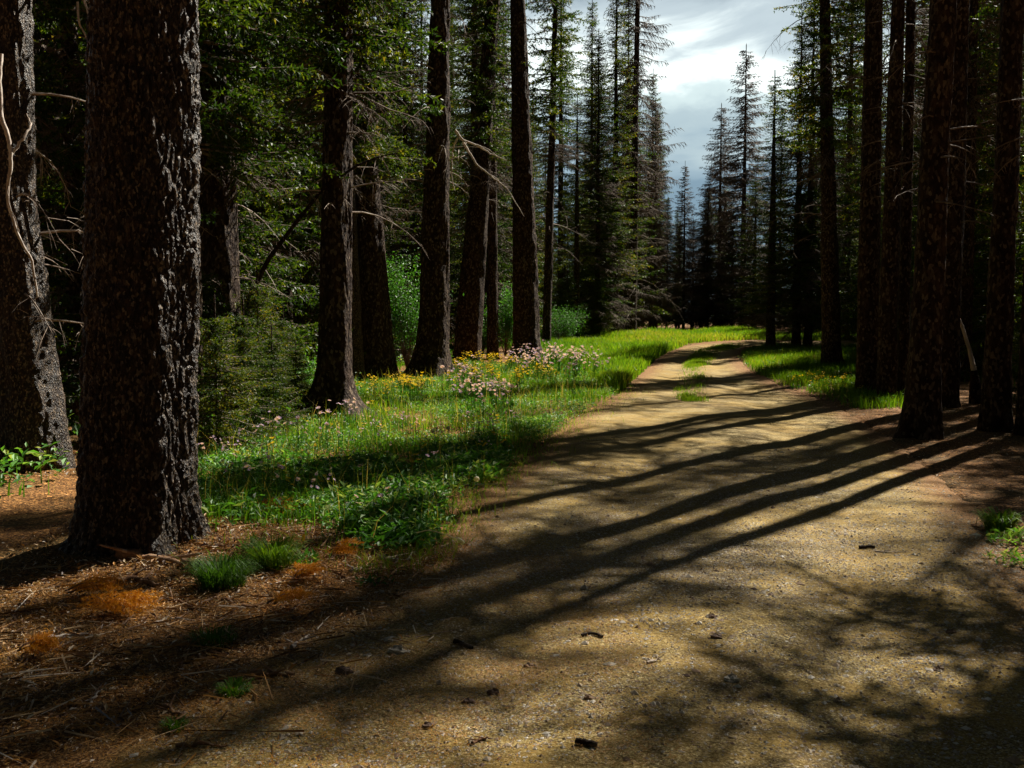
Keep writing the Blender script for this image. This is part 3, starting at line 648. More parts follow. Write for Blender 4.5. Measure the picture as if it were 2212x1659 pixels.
R10, _, _ = own_tree(2150, 930, 58, 'straight dark reddish trunk near the right edge', H=23, seed=181, kang=80, dz=0.05, top_m=.2, crown=airy[0], cz=4, cs=.8, limbs=14, limb_z=(3, 8), flare=.35, zfine=9)
R11, _, _ = own_tree(2222, 940, 46, 'dark trunk cut off by the right edge of the view', H=21, seed=191, kang=60, dz=0.06, top_m=.1, crown=airy[1], cz=4, cs=.85, limbs=12, limb_z=(3, 8), flare=.25, zfine=9)
pq = at(2107, 872); st = empty('broken_sapling', pq, 0, 'broken leaning sapling with a pale stem between the two right trunks', 'dead tree')
mb = MB(); P = np.array([pq] + [atY(a, b, pq[1]) for a, b in [(2106, 830), (2104, 800), (2094, 755), (2080, 710), (2067, 675), (2058, 640)]]) - pq
tube(mb, P[:3], [0.12, 0.10, 0.06], 9, 0.3); mb.build('stump', M['bark'], st, True)
mb = MB(); tube(mb, P[2:], [0.05, .035, .03, .02, .012], 7, 0.5); mb.build('stem', M['pale'], st, True)

# ---------------------------------------------------------------- forest either side
placed = [(t.location.x, t.location.y) for t in COL.objects if t.type == 'EMPTY']
def lb(y): return np.interp(y, [5, 8, 12, 16, 20, 27, 34, 45, 60], [-5.5, -5.0, -6.0, -5.0, -5.2, -4.5, -2.0, 0.5, 3.0])
def rb(y): return np.interp(y, [3, 10, 16, 22, 33, 45, 60], [6.5, 8.0, 10.0, 11.5, 13.5, 15.5, 19])
BACK = []
def scatter(n, xr, yr, ok, kinds, name, label, group, smin=.85, smax=1.15, dmin=1.9, seed=1):
    rs = random.Random(seed); k = 0; tries = 0
    while k < n and tries < n * 60:
        tries += 1; x = rs.uniform(*xr); y = rs.uniform(*yr)
        if not ok(x, y) or any((x - a) ** 2 + (y - b) ** 2 < dmin * dmin for a, b in placed): continue
        kd = rs.choice(kinds); nm = 'dead_spruce' if kd in ('snag', 'tsnag') else name
        gl = {'full': 'bushy green spruce', 'tall': 'tall bare-legged spruce', 'thin': 'tall thin-crowned spruce', 'mixed': 'sparse half-dead spruce', 'snag': 'bare dead spruce', 'tsnag': 'slim bare dead spruce'}[kd]
        t = tree(kd, x, y, rs.uniform(0, 6.28), rs.uniform(smin, smax), nm, gl + ' ' + label, gl + ' ' + group); BACK.append((t, gl)); placed.append((x, y)); k += 1
inL = lambda x, y: x < lb(y) and abs(x) < 0.56 * y + 1.5
inR = lambda x, y: x > rb(y) and abs(x) < 0.56 * y + 1.5
scatter(26, (-14, -3), (10, 26), lambda x, y: inL(x, y) and y > 11, ['full', 'full', 'full', 'mixed', 'tall'], 'spruce_tree', 'in the shade among the nearer trees left of the meadow', 'in the left woods', seed=3)
scatter(55, (-26, 2), (24, 46), inL, ['full', 'full', 'tall', 'mixed', 'thin'], 'spruce_tree', 'deep in the woods left of the road', 'deep in the left woods', dmin=2.0, seed=4)
scatter(50, (-34, 6), (46, 74), inL, ['full', 'full', 'tall', 'mixed'], 'spruce_tree', 'far back in the woods left of the road', 'far back in the left woods', dmin=2.4, seed=5, smin=1.0, smax=1.3)
scatter(12, (9, 15), (15, 23), inR, ['full'], 'spruce_tree', 'in the dark woods behind the right trunks', 'in the right woods', seed=61, smin=.8, smax=1.0)
scatter(34, (10, 26), (22, 36), inR, ['full', 'thin', 'full', 'full'], 'spruce_tree', 'in the dark woods behind the right trunks', 'in the right woods', seed=6)
scatter(50, (12, 42), (34, 70), inR, ['full', 'full', 'tall', 'mixed'], 'spruce_tree', 'far back in the woods right of the road', 'far back in the right woods', dmin=2.4, seed=7, smin=1.0, smax=1.3)
scatter(22, (3.5, 12), (56, 68), lambda x, y: x > lb(y) + .5 and x < .148 * y, ['full', 'mixed', 'full'], 'spruce_tree', 'at the far end of the meadow', 'at the far end of the meadow', dmin=2.2, seed=18, smin=.8, smax=1.1)
scatter(9, (0, 12), (68, 82), lambda x, y: x < .148 * y, ['mixed', 'full', 'mixed'], 'spruce_tree', 'at the far side of the clearing beyond the bend', 'beyond the road bend', dmin=2.2, seed=8, smin=.8, smax=1.1)
scatter(8, (9, 22), (68, 84), lambda x, y: .15 * y <= x <= .255 * y, ['mixed', 'tsnag', 'mixed'], 'spruce_tree', 'at the far side of the clearing beyond the bend', 'beyond the road bend', dmin=2.0, seed=28, smin=.36, smax=.5)
scatter(9, (16, 34), (68, 82), lambda x, y: x > .26 * y, ['mixed', 'full', 'mixed'], 'spruce_tree', 'at the far side of the clearing beyond the bend', 'beyond the road bend', dmin=2.2, seed=38, smin=.8, smax=1.1)
# each background tree is told apart by the two landmark trunks it stands between and by how far back it is
MARKS = [(-60, 'left frame edge'), (72, 'leaning grey trunk'), (298, 'huge trunk'), (483, 'reddish trunk'), (722, 'flared trunk'), (822, 'black meadow trunk'), (935, 'mound trunk'), (1064, 'thin straight trunk'), (1140, 'rim-lit trunk'),
         (1190, 'boughed spruce'), (1364, 'tall snag'), (1500, 'far gap'), (1603, 'tallest dead spire'), (1664, 'dark rim spruce'), (1797, 'trunk in the grass'), (1890, 'black trunk pair'), (1990, 'nearest right trunk'), (2150, 'right reddish trunk'), (2300, 'right frame edge')]
bins = {}
for t, gl in BACK:
    x_, y_, z_ = t.location; dx_ = (512 + FPX * x_ / y_) * S; i_ = max(0, min(len(MARKS) - 2, sum(1 for m_ in MARKS if m_[0] <= dx_) - 1)); bins.setdefault((i_, gl), []).append((y_, t))
ORD = ['nearest', 'second back', 'third back', 'fourth back', 'fifth back', 'sixth back', 'seventh back', 'eighth back', 'ninth back', 'tenth back', 'eleventh back', 'twelfth back', 'thirteenth back', 'fourteenth back']
for (i_, gl), L_ in bins.items():
    for n_, (y_, t) in enumerate(sorted(L_, key=lambda q: q[0])): t['label'] = '%s, %s between %s and %s' % (gl, ORD[min(n_, 13)] if len(L_) > 1 else 'alone', MARKS[i_][1], MARKS[i_ + 1][1])
# unseen spruces added behind the camera to block light on the trunks
for i in range(16):
    tree(['full', 'tall', 'full'][i % 3], -15 + 2 * i + .8 * math.sin(i * 3), -5.5 - 2.2 * (i % 3), i, 1.1, 'spruce_tree', 'spruce standing behind the photographer', 'trees behind the photographer')
# spruces added on the right to shade the road, some outside the view
for i, (x, y, k) in enumerate([(8.1, 10.6, 'airy'), (12.6, 12.6, 'full'), (11.0, 9.0, 'full'), (6.6, 9.4, 'tall'), (11.4, 25.2, 'airy'), (12.8, 23.0, 'airy'), (10.6, 28.0, 'airy'), (10.0, 18.6, 'airy'), (13.4, 27.4, 'airy'), (12.2, 17.6, 'airy')]):
    tree(k, x, y, i * 1.3, 1.0, 'spruce_tree', ['open-crowned spruce just outside the right edge, third from the camera', 'bushy spruce outside the right edge, farthest to the right', 'bushy spruce outside the right edge, nearest bushy one', 'dense spruce outside the right edge closest to the camera',
        'open-crowned spruce in the right woods behind the black trunk pair', 'open-crowned spruce deeper right behind the black trunk pair', 'open-crowned spruce farther back behind the black trunk pair', 'open-crowned spruce close behind the broad black trunk', 'open-crowned spruce farthest right behind the black trunk pair', 'open-crowned spruce behind the right reddish trunk'][i])

# saplings of the left thicket
for i, (dx, dy, s) in enumerate([(470, 985, .55), (530, 960, .55), (590, 945, .45), (440, 930, .75), (560, 905, .7), (615, 880, .5), (640, 900, .35)]):
    p = at(dx, dy); tree('young', p[0], p[1], i * 2.1, s, 'spruce_sapling', ['lowest', 'dark', 'small', 'tallest', 'rear', 'mossy', 'tiny'][i] + ' green spruce sapling in the thicket between the huge trunk and the flared one', None)
for i, (dx, dy, s) in enumerate([(800, 790, .8), (1225, 735, 1.0), (1290, 730, .8)]):
    p = at(dx, dy); tree('young', p[0], p[1], i * 2.1, s, 'spruce_sapling', ['spruce sapling poking out between the two dark meadow trunks', 'spruce sapling right of the slender boughed spruce', 'spruce sapling at the foot of the half-browned spruce'][i], None)

# far-off woods closing the view, one mass
base = crown_mesh('x', 11, 0.3, 2.3, 900, per=5, dz=0.5, npm=8, nl=0.42, nw=0.16, sp=0.28, low=1.0, raw=True)
bv = np.concatenate(base.v); rs = np.random.default_rng(5); mb = MB()
for k in range(150):
    y = rs.uniform(84, 120); x = rs.uniform(-0.62 * y, 0.66 * y); sc_ = rs.uniform(.8, 1.25); a = rs.uniform(0, 6.28)
    if 0.145 < x / y < 0.255: sc_ *= 0.32
    V = bv @ np.array([[math.cos(a), math.sin(a), 0], [-math.sin(a), math.cos(a), 0], [0, 0, 1]]) * sc_ + np.array([x, y, float(terrain(x, y))])
    k0 = mb.n; mb.v.append(V); mb.t.append(np.clip(np.concatenate(base.t) + rs.uniform(-.2, .2), 0, 1)); mb.n += len(V)
    for f_, m_ in zip(base.f, base.m): mb.f.append(f_ + k0); mb.m.append(m_)
tag(mb.build('distant_woods', [M['needle'], M['twig']]), 'far-off dark spruce woods behind the clearing', 'woods', kind='stuff')

# ---------------------------------------------------------------- meadow
def zone(pts): return np.array([at(*p)[:2] for p in pts])
def pick(poly, n, rng, dens=None, bias=0.0, edge=0.15):
    """n points in a polygon; bias > 0 favours the nearer ground"""
    lo, hi = poly.min(0), poly.max(0); out = np.zeros((0, 2)); k = 0
    while len(out) < n and k < 80:
        k += 1; p = np.stack([rng.uniform(lo[0], hi[0], n * 2), lo[1] + (hi[1] - lo[1]) * rng.random(n * 2) ** (1 + bias)], 1)
        j = rng.normal(0, edge, p.shape)
        p = p[in_poly(p[:, 0] + j[:, 0], p[:, 1] + j[:, 1], poly[:, 0], poly[:, 1])]
        if dens is not None and len(p): p = p[rng.random(len(p)) < dens(p[:, 0], p[:, 1])]
        out = np.concatenate([out, p])
    return out[:n]
def blades(mb, P, h, w, tint, rng, lean=0.45, z=None):
    n = len(P); 
    if n == 0: return
    z = surf(P[:, 0], P[:, 1]) if z is None else z
    a = rng.uniform(0, 6.28, n); b = rng.uniform(0, 6.28, n); h = np.broadcast_to(h, (n,)) * rng.uniform(.5, 1.25, n); w = np.broadcast_to(w, (n,)) * rng.uniform(.7, 1.3, n)
    s = np.stack([np.cos(a), np.sin(a), 0 * a], 1) * (w / 2)[:, None]; l = np.stack([np.cos(b), np.sin(b), 0 * b], 1) * (h * lean * rng.random(n))[:, None]
    B = np.stack([P[:, 0], P[:, 1], z - 0.01], 1); up = np.array([0, 0, 1.0])
    mid = B + up * (h * 0.55)[:, None] + l * 0.35; tip = B + up * (h * (1 - 0.12 * rng.random(n)))[:, None] + l * 1.25
    V = np.stack([B - s, B + s, mid - s * .8, mid + s * .8, tip], 1).reshape(-1, 3); i = np.arange(n)[:, None] * 5
    k0 = mb.n; tt = np.repeat(np.clip(np.broadcast_to(tint, (n,)) + rng.normal(0, .12, n), 0, 1), 5)
    mb.add(V, i + np.array([[0, 1, 3, 2]]), tt); mb.f.append(i + np.array([[2, 3, 4]]) + k0); mb.m.append(np.zeros(n, int))
def leaves(mb, P, z, size, tint, rng, tilt=0.7, narrow=0.45):
    """ovate leaves folded along the midrib"""
    n = len(P); a = rng.uniform(0, 6.28, n); e = rng.uniform(0.0, tilt, n) * 1.3; size = size * rng.uniform(.6, 1.3, n)
    d = np.stack([np.cos(a) * np.cos(e), np.sin(a) * np.cos(e), np.sin(e)], 1); s = np.stack([-np.sin(a), np.cos(a), rng.normal(0, .3, n)], 1)
    s /= np.linalg.norm(s, axis=1, keepdims=True); u = np.cross(d, s); B = np.stack([P[:, 0], P[:, 1], z], 1); L = size[:, None]
    V = np.stack([B, B + d * L * .45 + s * L * narrow * .5 + u * L * .08, B + d * L - u * L * .12, B + d * L * .45 - s * L * narrow * .5 + u * L * .08], 1).reshape(-1, 3)
    i = np.arange(n)[:, None] * 4; tt = np.repeat(np.clip(np.broadcast_to(tint, (n,)) + rng.normal(0, .15, n), 0, 1), 4)
    mb.add(V, np.concatenate([i + np.array([[0, 1, 2]]), i + np.array([[0, 2, 3]])]), tt)

rg = np.random.default_rng(77)
Zmead = zone([(425, 1000), (425, 1120), (520, 1135), (700, 1130), (850, 1180), (925, 1175), (960, 1070), (1100, 1010), (1190, 950), (1330, 850), (1250, 800), (1200, 775), (1000, 790), (860, 815), (640, 830), (420, 900)])
Zfar = zone([(1170, 790), (1250, 800), (1335, 848), (1395, 795), (1430, 766), (1482, 743), (1560, 736), (1660, 733), (1660, 718), (1200, 722), (1090, 745)])
Zright = zone([(1604, 762), (1622, 800), (1700, 834), (1800, 862), (1850, 885), (1960, 880), (1960, 780), (1850, 720), (1660, 722), (1650, 750)])
Zmid = zone([(1482, 868), (1512, 868), (1516, 845), (1510, 800), (1545, 765), (1600, 745), (1580, 743), (1510, 757), (1492, 785), (1476, 830)])
Zwood = np.array([(-13.0, 8.5), (-4.5, 8.5), (-3.6, 12), (-3.2, 17), (-2.0, 30), (0.5, 45), (-20, 50), (-26, 30)])
Zwoodr = np.array([(8.5, 16.0), (22, 22), (34, 45), (34, 66), (18, 66), (13, 40)])
road_off = lambda x, y: (road_dist(x, y) < 0.05).astype(float)
gb = MB()
P = pick(Zmead, 46000, rg, lambda x, y: np.clip(.45 + 1.1 * fbm(x * 1.3, y * 1.3, 4), .04, 1) * np.clip(-road_dist(x, y) * 1.6 + .15, .08, 1) * (road_dist(x, y) < .12), bias=.6)
blades(gb, P, 0.17 + 0.09 * fbm(P[:, 0] * 1.5, P[:, 1] * 1.5, 9), 0.007 + 0.0003 * P[:, 1], 0.42 + 0.45 * fbm(P[:, 0] * 1.6, P[:, 1] * 1.6, 3), rg)
P = pick(Zfar, 80000, rg, road_off, bias=1.2)
blades(gb, P, np.clip(0.30 + 0.22 * fbm(P[:, 0] * .5, P[:, 1] * .5, 9), .12, .6), 0.016 + 0.0003 * P[:, 1], 0.55 + 0.35 * fbm(P[:, 0] * .3, P[:, 1] * .3, 3) + 0.25 * sstep(45, 70, P[:, 1]), rg)
P = pick(Zright, 32000, rg, lambda x, y: np.clip(.6 + .8 * fbm(x * .8, y * .8, 6), .05, 1) * road_off(x, y), bias=.6)
blades(gb, P, 0.22, 0.015, 0.5 + .3 * fbm(P[:, 0] * .5, P[:, 1] * .5, 1), rg)
P = pick(Zwood, 30000, rg, lambda x, y: np.clip(.3 + 1.2 * fbm(x * .5, y * .5, 6), .0, 1))
blades(gb, P, 0.2, 0.016, 0.4, rg)
P = pick(Zwoodr, 12000, rg, lambda x, y: np.clip(.3 + 1.2 * fbm(x * .4, y * .4, 6), .0, 1))
blades(gb, P, 0.22, 0.02, 0.45, rg)
# dry stalks and loose blades thinning out over the road rim
P = pick(zone([(425, 1000), (425, 1200), (950, 1240), (1150, 1040), (1400, 850), (1330, 800), (900, 900)]), 5000, rg, lambda x, y: np.clip(1 - np.abs(road_dist(x, y)) * 2.5, .1, 1), bias=.6)
blades(gb, P, 0.10, 0.006, 0.7, rg, 1.2)
P = pick(Zmead, 2600, rg, road_off, bias=.5)
blades(gb, P, 0.42, 0.005, 0.95, rg, .5)
tag(gb.build('grass', M['grass']), 'bright green meadow grass along both verges', 'grass', kind='stuff')
gm = MB(); P = pick(Zmid, 9000, rg, lambda x, y: np.clip(0.25 + 1.6 * fbm(x * .7, y * .4, 2), 0.02, 1), edge=.12)
blades(gm, P, 0.12, 0.011, 0.6, rg); tag(gm.build('grass', M['grass']), 'thin strip of grass between the wheel tracks', 'grass', kind='stuff')
# low broadleaf herbs
hb = MB()
def herbs(poly, n, size, dens, bias=.5, hmax=.14):
    c = pick(poly, n // 7, rg, dens, bias=bias); c = np.repeat(c, 7, 0) + rg.normal(0, .05, (len(c) * 7, 2)); s_ = size
    leaves(hb, c, surf(c[:, 0], c[:, 1]) + rg.uniform(0.01, hmax, len(c)), s_, np.repeat(rg.uniform(.2, 1.0, len(c) // 7), 7), rg)
herbs(Zmead, 60000, 0.05, lambda x, y: np.clip(.45 + 1.3 * fbm(x * 1.4, y * 1.4, 14), 0.04, 1) * road_off(x, y), .9)
herbs(zone([(425, 1040), (425, 1130), (640, 1110), (800, 1180), (925, 1180), (945, 1100), (800, 1010), (500, 1010)]), 9000, 0.075, lambda x, y: np.clip(.35 + 1.5 * fbm(x * 2.2, y * 2.2, 31), 0, 1) * road_off(x, y), 0, .18)
herbs(zone([(920, 1060), (1090, 1015), (1090, 975), (960, 990), (900, 1030)]), 2600, 0.09, road_off, 0, .12)
herbs(Zwood, 16000, 0.11, lambda x, y: np.clip(.3 + 1.1 * fbm(x * .6, y * .6, 24), 0, 1), .8, .3)
herbs(Zright, 4000, 0.09, road_off)
tag(hb.build('ground_cover', M['herb']), 'low broad-leaved herbs among the meadow grass', 'ground cover', kind='stuff')

# ---------------------------------------------------------------- wildflowers: one mesh per plant kind, one object per plant
def ray_head(mb, c, r, n, rng, petals=0, centre=None, tilt=.5, cup=.2):
    ax = np.array([rng.normal(0, tilt), rng.normal(0, tilt) - .3, 1.0]); ax /= np.linalg.norm(ax)
    s = np.cross(ax, [0, 1, .01]); s /= np.linalg.norm(s); u = np.cross(ax, s)
    for k in range(n):
        a = 2 * math.pi * k / n + rng.normal(0, .06); d = s * math.cos(a) + u * math.sin(a); t = -s * math.sin(a) + u * math.cos(a); l = r * rng.uniform(.85, 1.1)
        V = [c + d * l * .2 - t * l * .05, c + d * l * .2 + t * l * .05, c + d * l * .75 + t * l * .14 + ax * cup * l, c + d * l + ax * cup * l * .8, c + d * l * .75 - t * l * .14 + ax * cup * l]
        mb.add(V, [[0, 1, 2], [0, 2, 3], [0, 3, 4]], rng.uniform(.2, 1), petals)
    if centre is not None:
        m = 8; a = np.arange(m) * 2 * math.pi / m
        V = np.concatenate([c + (s * np.cos(a)[:, None] + u * np.sin(a)[:, None]) * r * .28, [c + ax * r * .18]]); mb.add(V, [[i, (i + 1) % m, m] for i in range(m)], .6, centre)
def plant(seed, heads, h, r, petal, n=9, spread=.10):
    rng = np.random.default_rng(seed); st = MB(); fl = MB()
    for k in range(heads):
        a = rng.uniform(0, 6.28); q = rng.uniform(0, spread); hh = h * rng.uniform(.7, 1.15)
        P = np.array([[math.cos(a) * q * .4, math.sin(a) * q * .4, -.02], [math.cos(a) * q * .7, math.sin(a) * q * .7, hh * .5], [math.cos(a) * q, math.sin(a) * q, hh]])
        tube(st, P, [.0025, .002, .0018], 3, .3); ray_head(fl, P[-1] + [0, 0, .004], r * rng.uniform(.8, 1.15), n, rng, 0, 1)
        leaves(st, P[:2, :2], np.array([hh * .15, hh * .4]), 0.07, .4, rng, .8, .25)
    return st.mesh('stem', [M['herb']]), fl.mesh('blossom', [M[petal], M['yellow']])
ASTER = [plant(500 + i, 5, .30, .019, 'lilac', 12) for i in range(4)]; GOLD = [plant(520 + i, 6, .26, .021, 'yellow', 7) for i in range(4)]
def put(meshes, x, y, name, label, cat, group=None, s=1.0):
    st, fl = meshes; o = empty(name, (x, y, float(surf(x, y)[0])), random.uniform(0, 6.28), label, cat, group); o.scale = (s, s, s)
    link('stem', st, o); link('blossom', fl, o); return o
def patch(meshes, pts, n, name, label, cat, group, s=1.0):
    for p in pick(zone(pts), n, rg, road_off, edge=.12): put(meshes[random.randrange(len(meshes))], p[0], p[1], name, label, cat, group, s * random.uniform(.8, 1.2))
patch(ASTER, [(1090, 785), (1105, 830), (1265, 845), (1310, 815), (1200, 780)], 100, 'aster', 'lilac aster in the drift at the foot of the rim-lit trunk', 'flower', 'lilac asters right of the trunks', 2.0)
patch(ASTER, [(985, 862), (1000, 905), (1090, 925), (1130, 895), (1060, 860)], 40, 'aster', 'mauve aster in the shaded drift below the yellow flowers', 'flower', 'mauve asters in the middle of the meadow', 1.6)
patch(ASTER, [(960, 835), (960, 860), (1040, 850), (1030, 800), (1000, 800)], 16, 'aster', 'pale aster mixed with the yellow flowers below the mound', 'flower', 'pale asters by the mound', 1.7)
patch(ASTER, [(560, 925), (560, 1000), (800, 985), (760, 930), (640, 920)], 16, 'aster', 'faded aster in front of the flared trunk', 'flower', 'faded asters near the flared trunk', 1.3)
patch(ASTER, [(1000, 950), (1010, 985), (1090, 985), (1080, 950)], 8, 'aster', 'mauve aster low by the road above the dandelion clump', 'flower', 'mauve asters near the road', 1.0)
patch(GOLD, [(975, 800), (960, 850), (1090, 862), (1210, 850), (1180, 800), (1040, 785)], 120, 'yellow_flower', 'yellow flower in the bright drift right of the soil mound', 'flower', 'yellow flowers right of the mound', 1.35)
patch(GOLD, [(780, 845), (800, 885), (905, 880), (935, 850), (860, 835)], 50, 'yellow_flower', 'yellow flower between the flared trunk and the soil mound', 'flower', 'yellow flowers left of the mound', 1.3)
patch(GOLD, [(590, 850), (600, 895), (660, 900), (660, 850)], 18, 'yellow_flower', 'yellow flower at the left side of the flared trunk', 'flower', 'yellow flowers left of the flared trunk', 1.2)
patch(GOLD, [(1700, 845), (1850, 862), (1850, 835), (1730, 825)], 30, 'yellow_flower', 'small yellow flower in the right verge', 'flower', 'yellow flowers in the right verge', 1.0)
patch(ASTER, [(430, 1010), (450, 1110), (800, 1150), (1080, 1000), (1150, 930), (900, 930), (640, 940)], 46, 'aster', 'small pale aster scattered through the near meadow', 'flower', 'scattered asters in the near meadow', 1.0)
patch(GOLD, [(430, 1010), (450, 1110), (800, 1150), (1080, 1000), (1150, 930), (900, 900), (760, 890)], 30, 'yellow_flower', 'small yellow flower scattered through the near meadow', 'flower', 'scattered yellow flowers in the near meadow', .9)
for i, (dx, dy, lab) in enumerate([(838, 1120, 'tallest pink aster by the litter edge'), (822, 1128, 'pink aster leaning over the litter edge below the tallest'), (768, 1135, 'lone pale aster left of the pink ones'), (850, 1110, 'pink aster farthest right of the near clump')]):
    p = at(dx, dy); put(plant(560 + i, 3, .20, .026, 'lilac', 16, .06), p[0], p[1], 'aster', lab, 'flower')
def clock(dx, dy, h, label, lean=0):
    p = at(dx, dy); o = empty('dandelion_clock', p, 0, label, 'flower'); st = MB(); tube(st, [(0, 0, 0), (lean * .4, 0, h * .6), (lean, 0, h)], [.003, .0025, .002], 4, .6); st.build('stem', M['herb'], o)
    fl = MB(); d = RNG.normal(size=(260, 3)); d /= np.linalg.norm(d, axis=1, keepdims=True); c0 = np.array([lean, 0, h + .02]); a = np.cross(d, RNG.normal(size=d.shape)); a /= np.linalg.norm(a, axis=1, keepdims=True); b = np.cross(d, a)
    V = np.stack([c0 + d * .024 + a * .006, c0 + d * .024 - a * .003 + b * .005, c0 + d * .024 - a * .003 - b * .005], 1); fl.add(V.reshape(-1, 3), np.arange(780).reshape(-1, 3), .5)
    for k in range(0, 260, 3): fl.add([c0, c0 + d[k] * .024 + a[k] * .0012, c0 + d[k] * .024 - a[k] * .0012], [[0, 1, 2]], .3)
    fl.build('seed_head', M['fluff'], o)
clock(968, 975, .26, 'bright dandelion clock in the middle of the meadow'); clock(935, 978, .24, 'dim dandelion clock just left of the bright one'); clock(1028, 905, .28, 'dark round seed head among the mauve asters'); clock(1030, 1090, .2, 'grey dandelion clock near the road edge')
stems('bent_flower_stalk', 'pale fallen flower stalk with a dry head bending over the road edge', 'flower', [([(900, 1150), (925, 1143), (960, 1153), (992, 1168)], .008, .006), ([(990, 1165), (996, 1168), (999, 1172)], .03, .034)], at(960, 1190)[1], M['fluff'], jit=0.003)

# tufts and little plants one can point at
def tuft(dx, dy, n, rad, h, label, tint=.35, w=.004, group=None):
    """arching blades fanning out from the middle of the tuft"""
    p = at(dx, dy); mb = MB(); a = RNG.uniform(0, 6.28, n); q = rad * .55 * RNG.random(n) ** .7; hh = h * RNG.uniform(.6, 1.25, n) * (1.1 - .4 * q / rad); ww = w * RNG.uniform(.7, 1.4, n) / 2
    c_, s_ = np.cos(a), np.sin(a); a2 = a + RNG.normal(0, .5, n); ox, oy = np.cos(a2), np.sin(a2); b = np.stack([c_ * q, s_ * q, terrain(p[0] + c_ * q, p[1] + s_ * q) - p[2] - .01], 1)
    o_ = np.stack([ox, oy, 0 * ox], 1); sd_ = np.stack([-oy, ox, 0 * ox], 1) * ww[:, None]; up = np.array([0, 0, 1.0]); rch = (hh * RNG.uniform(.4, 1.1, n))[:, None]; H_ = hh[:, None]
    m1 = b + up * H_ * .65 + o_ * rch * .3; m2 = b + up * H_ * .9 + o_ * rch * .65; tp = b + up * H_ * RNG.uniform(.6, .95, (n, 1)) + o_ * rch
    V = np.stack([b - sd_, b + sd_, m1 - sd_, m1 + sd_, m2 - sd_ * .7, m2 + sd_ * .7, tp], 1).reshape(-1, 3); i = np.arange(n)[:, None] * 7; tt = np.repeat(np.clip(tint + RNG.normal(0, .15, n), 0, 1), 7); k0 = mb.n
    mb.add(V, np.concatenate([i + np.array([[0, 1, 3, 2]]), i + np.array([[2, 3, 5, 4]])]), tt); mb.f.append(i + np.array([[4, 5, 6]]) + k0); mb.m.append(np.zeros(n, int))
    o = mb.build('grass_tuft', M['grass']); o.location = p; tag(o, label, 'grass tuft', group)
tuft(480, 1268, 900, .24, .17, 'dark round grass tuft in the litter right of the huge trunk', .2)
tuft(590, 1222, 800, .24, .17, 'bright grass tuft catching the sun beside the dark one', .55)
tuft(505, 1500, 260, .10, .06, 'small green tuft alone on the near litter', .4); tuft(460, 1390, 300, .2, .07, 'dim wide tuft in the shaded litter', .2)
tuft(380, 1576, 120, .07, .05, 'tiny tuft near the bottom left', .4); tuft(2160, 1145, 420, .18, .14, 'long-bladed tuft at the right road rim', .5, .008)
def leafy_plant(dx, dy, n, rad, size, hh, label, name='leafy_plant', tint=.55):
    p = at(dx, dy); mb = MB(); a = RNG.uniform(0, 6.28, n); q = rad * np.sqrt(RNG.random(n)); P = np.stack([np.cos(a) * q, np.sin(a) * q], 1)
    leaves(mb, P, terrain(p[0] + P[:, 0], p[1] + P[:, 1]) - p[2] + RNG.uniform(0, hh, n) * (1 - q / rad * .6), size, tint, RNG, .9, .4); o = mb.build(name, M['herb']); o.location = p; tag(o, label, 'plant')
leafy_plant(550, 1195, 70, .10, .05, .14, 'small pale leafy sprig above the bright grass tuft', tint=.85)
leafy_plant(650, 1218, 80, .12, .06, .06, 'fresh lobed leaves at the right end of the bright tuft', tint=.8)
leafy_plant(815, 1262, 40, .12, .05, .04, 'grey-green sprig lying on the litter by the road', tint=.3)
leafy_plant(850, 1180, 190, .32, .09, .16, 'dark leafy clump at the corner of the meadow', tint=.4)
leafy_plant(1000, 1030, 300, .42, .10, .12, 'bright dandelion leaf clump at the road edge', tint=.8)
leafy_plant(2190, 1170, 110, .2, .07, .08, 'sunlit leafy plant at the right road rim', tint=.85); leafy_plant(2200, 1215, 90, .2, .06, .06, 'lower sunlit leaf clump at the right road rim', tint=.85)
leafy_plant(440, 1065, 90, .14, .09, .12, 'large pale-leaved plant beside the base of the huge trunk', tint=.5)
def bush(dx, dy, w, h, label, n=2600, size=.07, tint=.6):
    p = at(dx, dy); o = empty('leafy_bush', p, 0, label, 'bush'); st = MB(); mb = MB(); C = []
    for k in range(26):
        a = random.uniform(0, 6.28); q = w * random.uniform(.2, .9); z = h * random.uniform(.45, 1.0); E = np.array([math.cos(a) * q, math.sin(a) * q, z]); tube(st, [(0, 0, -.05), E * [.4, .4, .6], E], [.012, .008, .003], 4, .4); C += [E * t * [1, 1, 1] for t in (.55, .7, .85, 1)]
    C = np.array(C)[RNG.integers(0, len(C), n)] + RNG.normal(0, .13 * w, (n, 3)); C[:, 2] = np.abs(C[:, 2])
    leaves(mb, C[:, :2], C[:, 2], size, np.clip(tint + .3 * fbm(C[:, 0] * 4, C[:, 1] * 4, C[:, 2] * 4, 2), 0, 1), RNG, 1.0, .5)
    st.build('stems', M['twig'], o); mb.build('leaves', M['herb'], o)
bush(880, 800, 1.1, 2.9, 'bright leafy bush between the black trunk and the mound trunk', 5200, .085, .35); bush(1092, 772, .9, 2.6, 'light green bush between the thin trunk and the rim-lit trunk', 4200, .085, .4)
bush(1040, 775, .6, 1.6, 'small leafy bush between the shaded trunk and the thin one', 2200, .07, .5); bush(640, 868, .8, .9, 'low green shrub left of the flared trunk', 2600, .06, .6)
bush(139, 900, .5, 1.4, 'green shrub glimpsed between the two left foreground trunks', 1500, .08, .7); bush(1210, 745, 1.2, 1.6, 'green bush right of the slender boughed spruce', 4200, .07, .3)

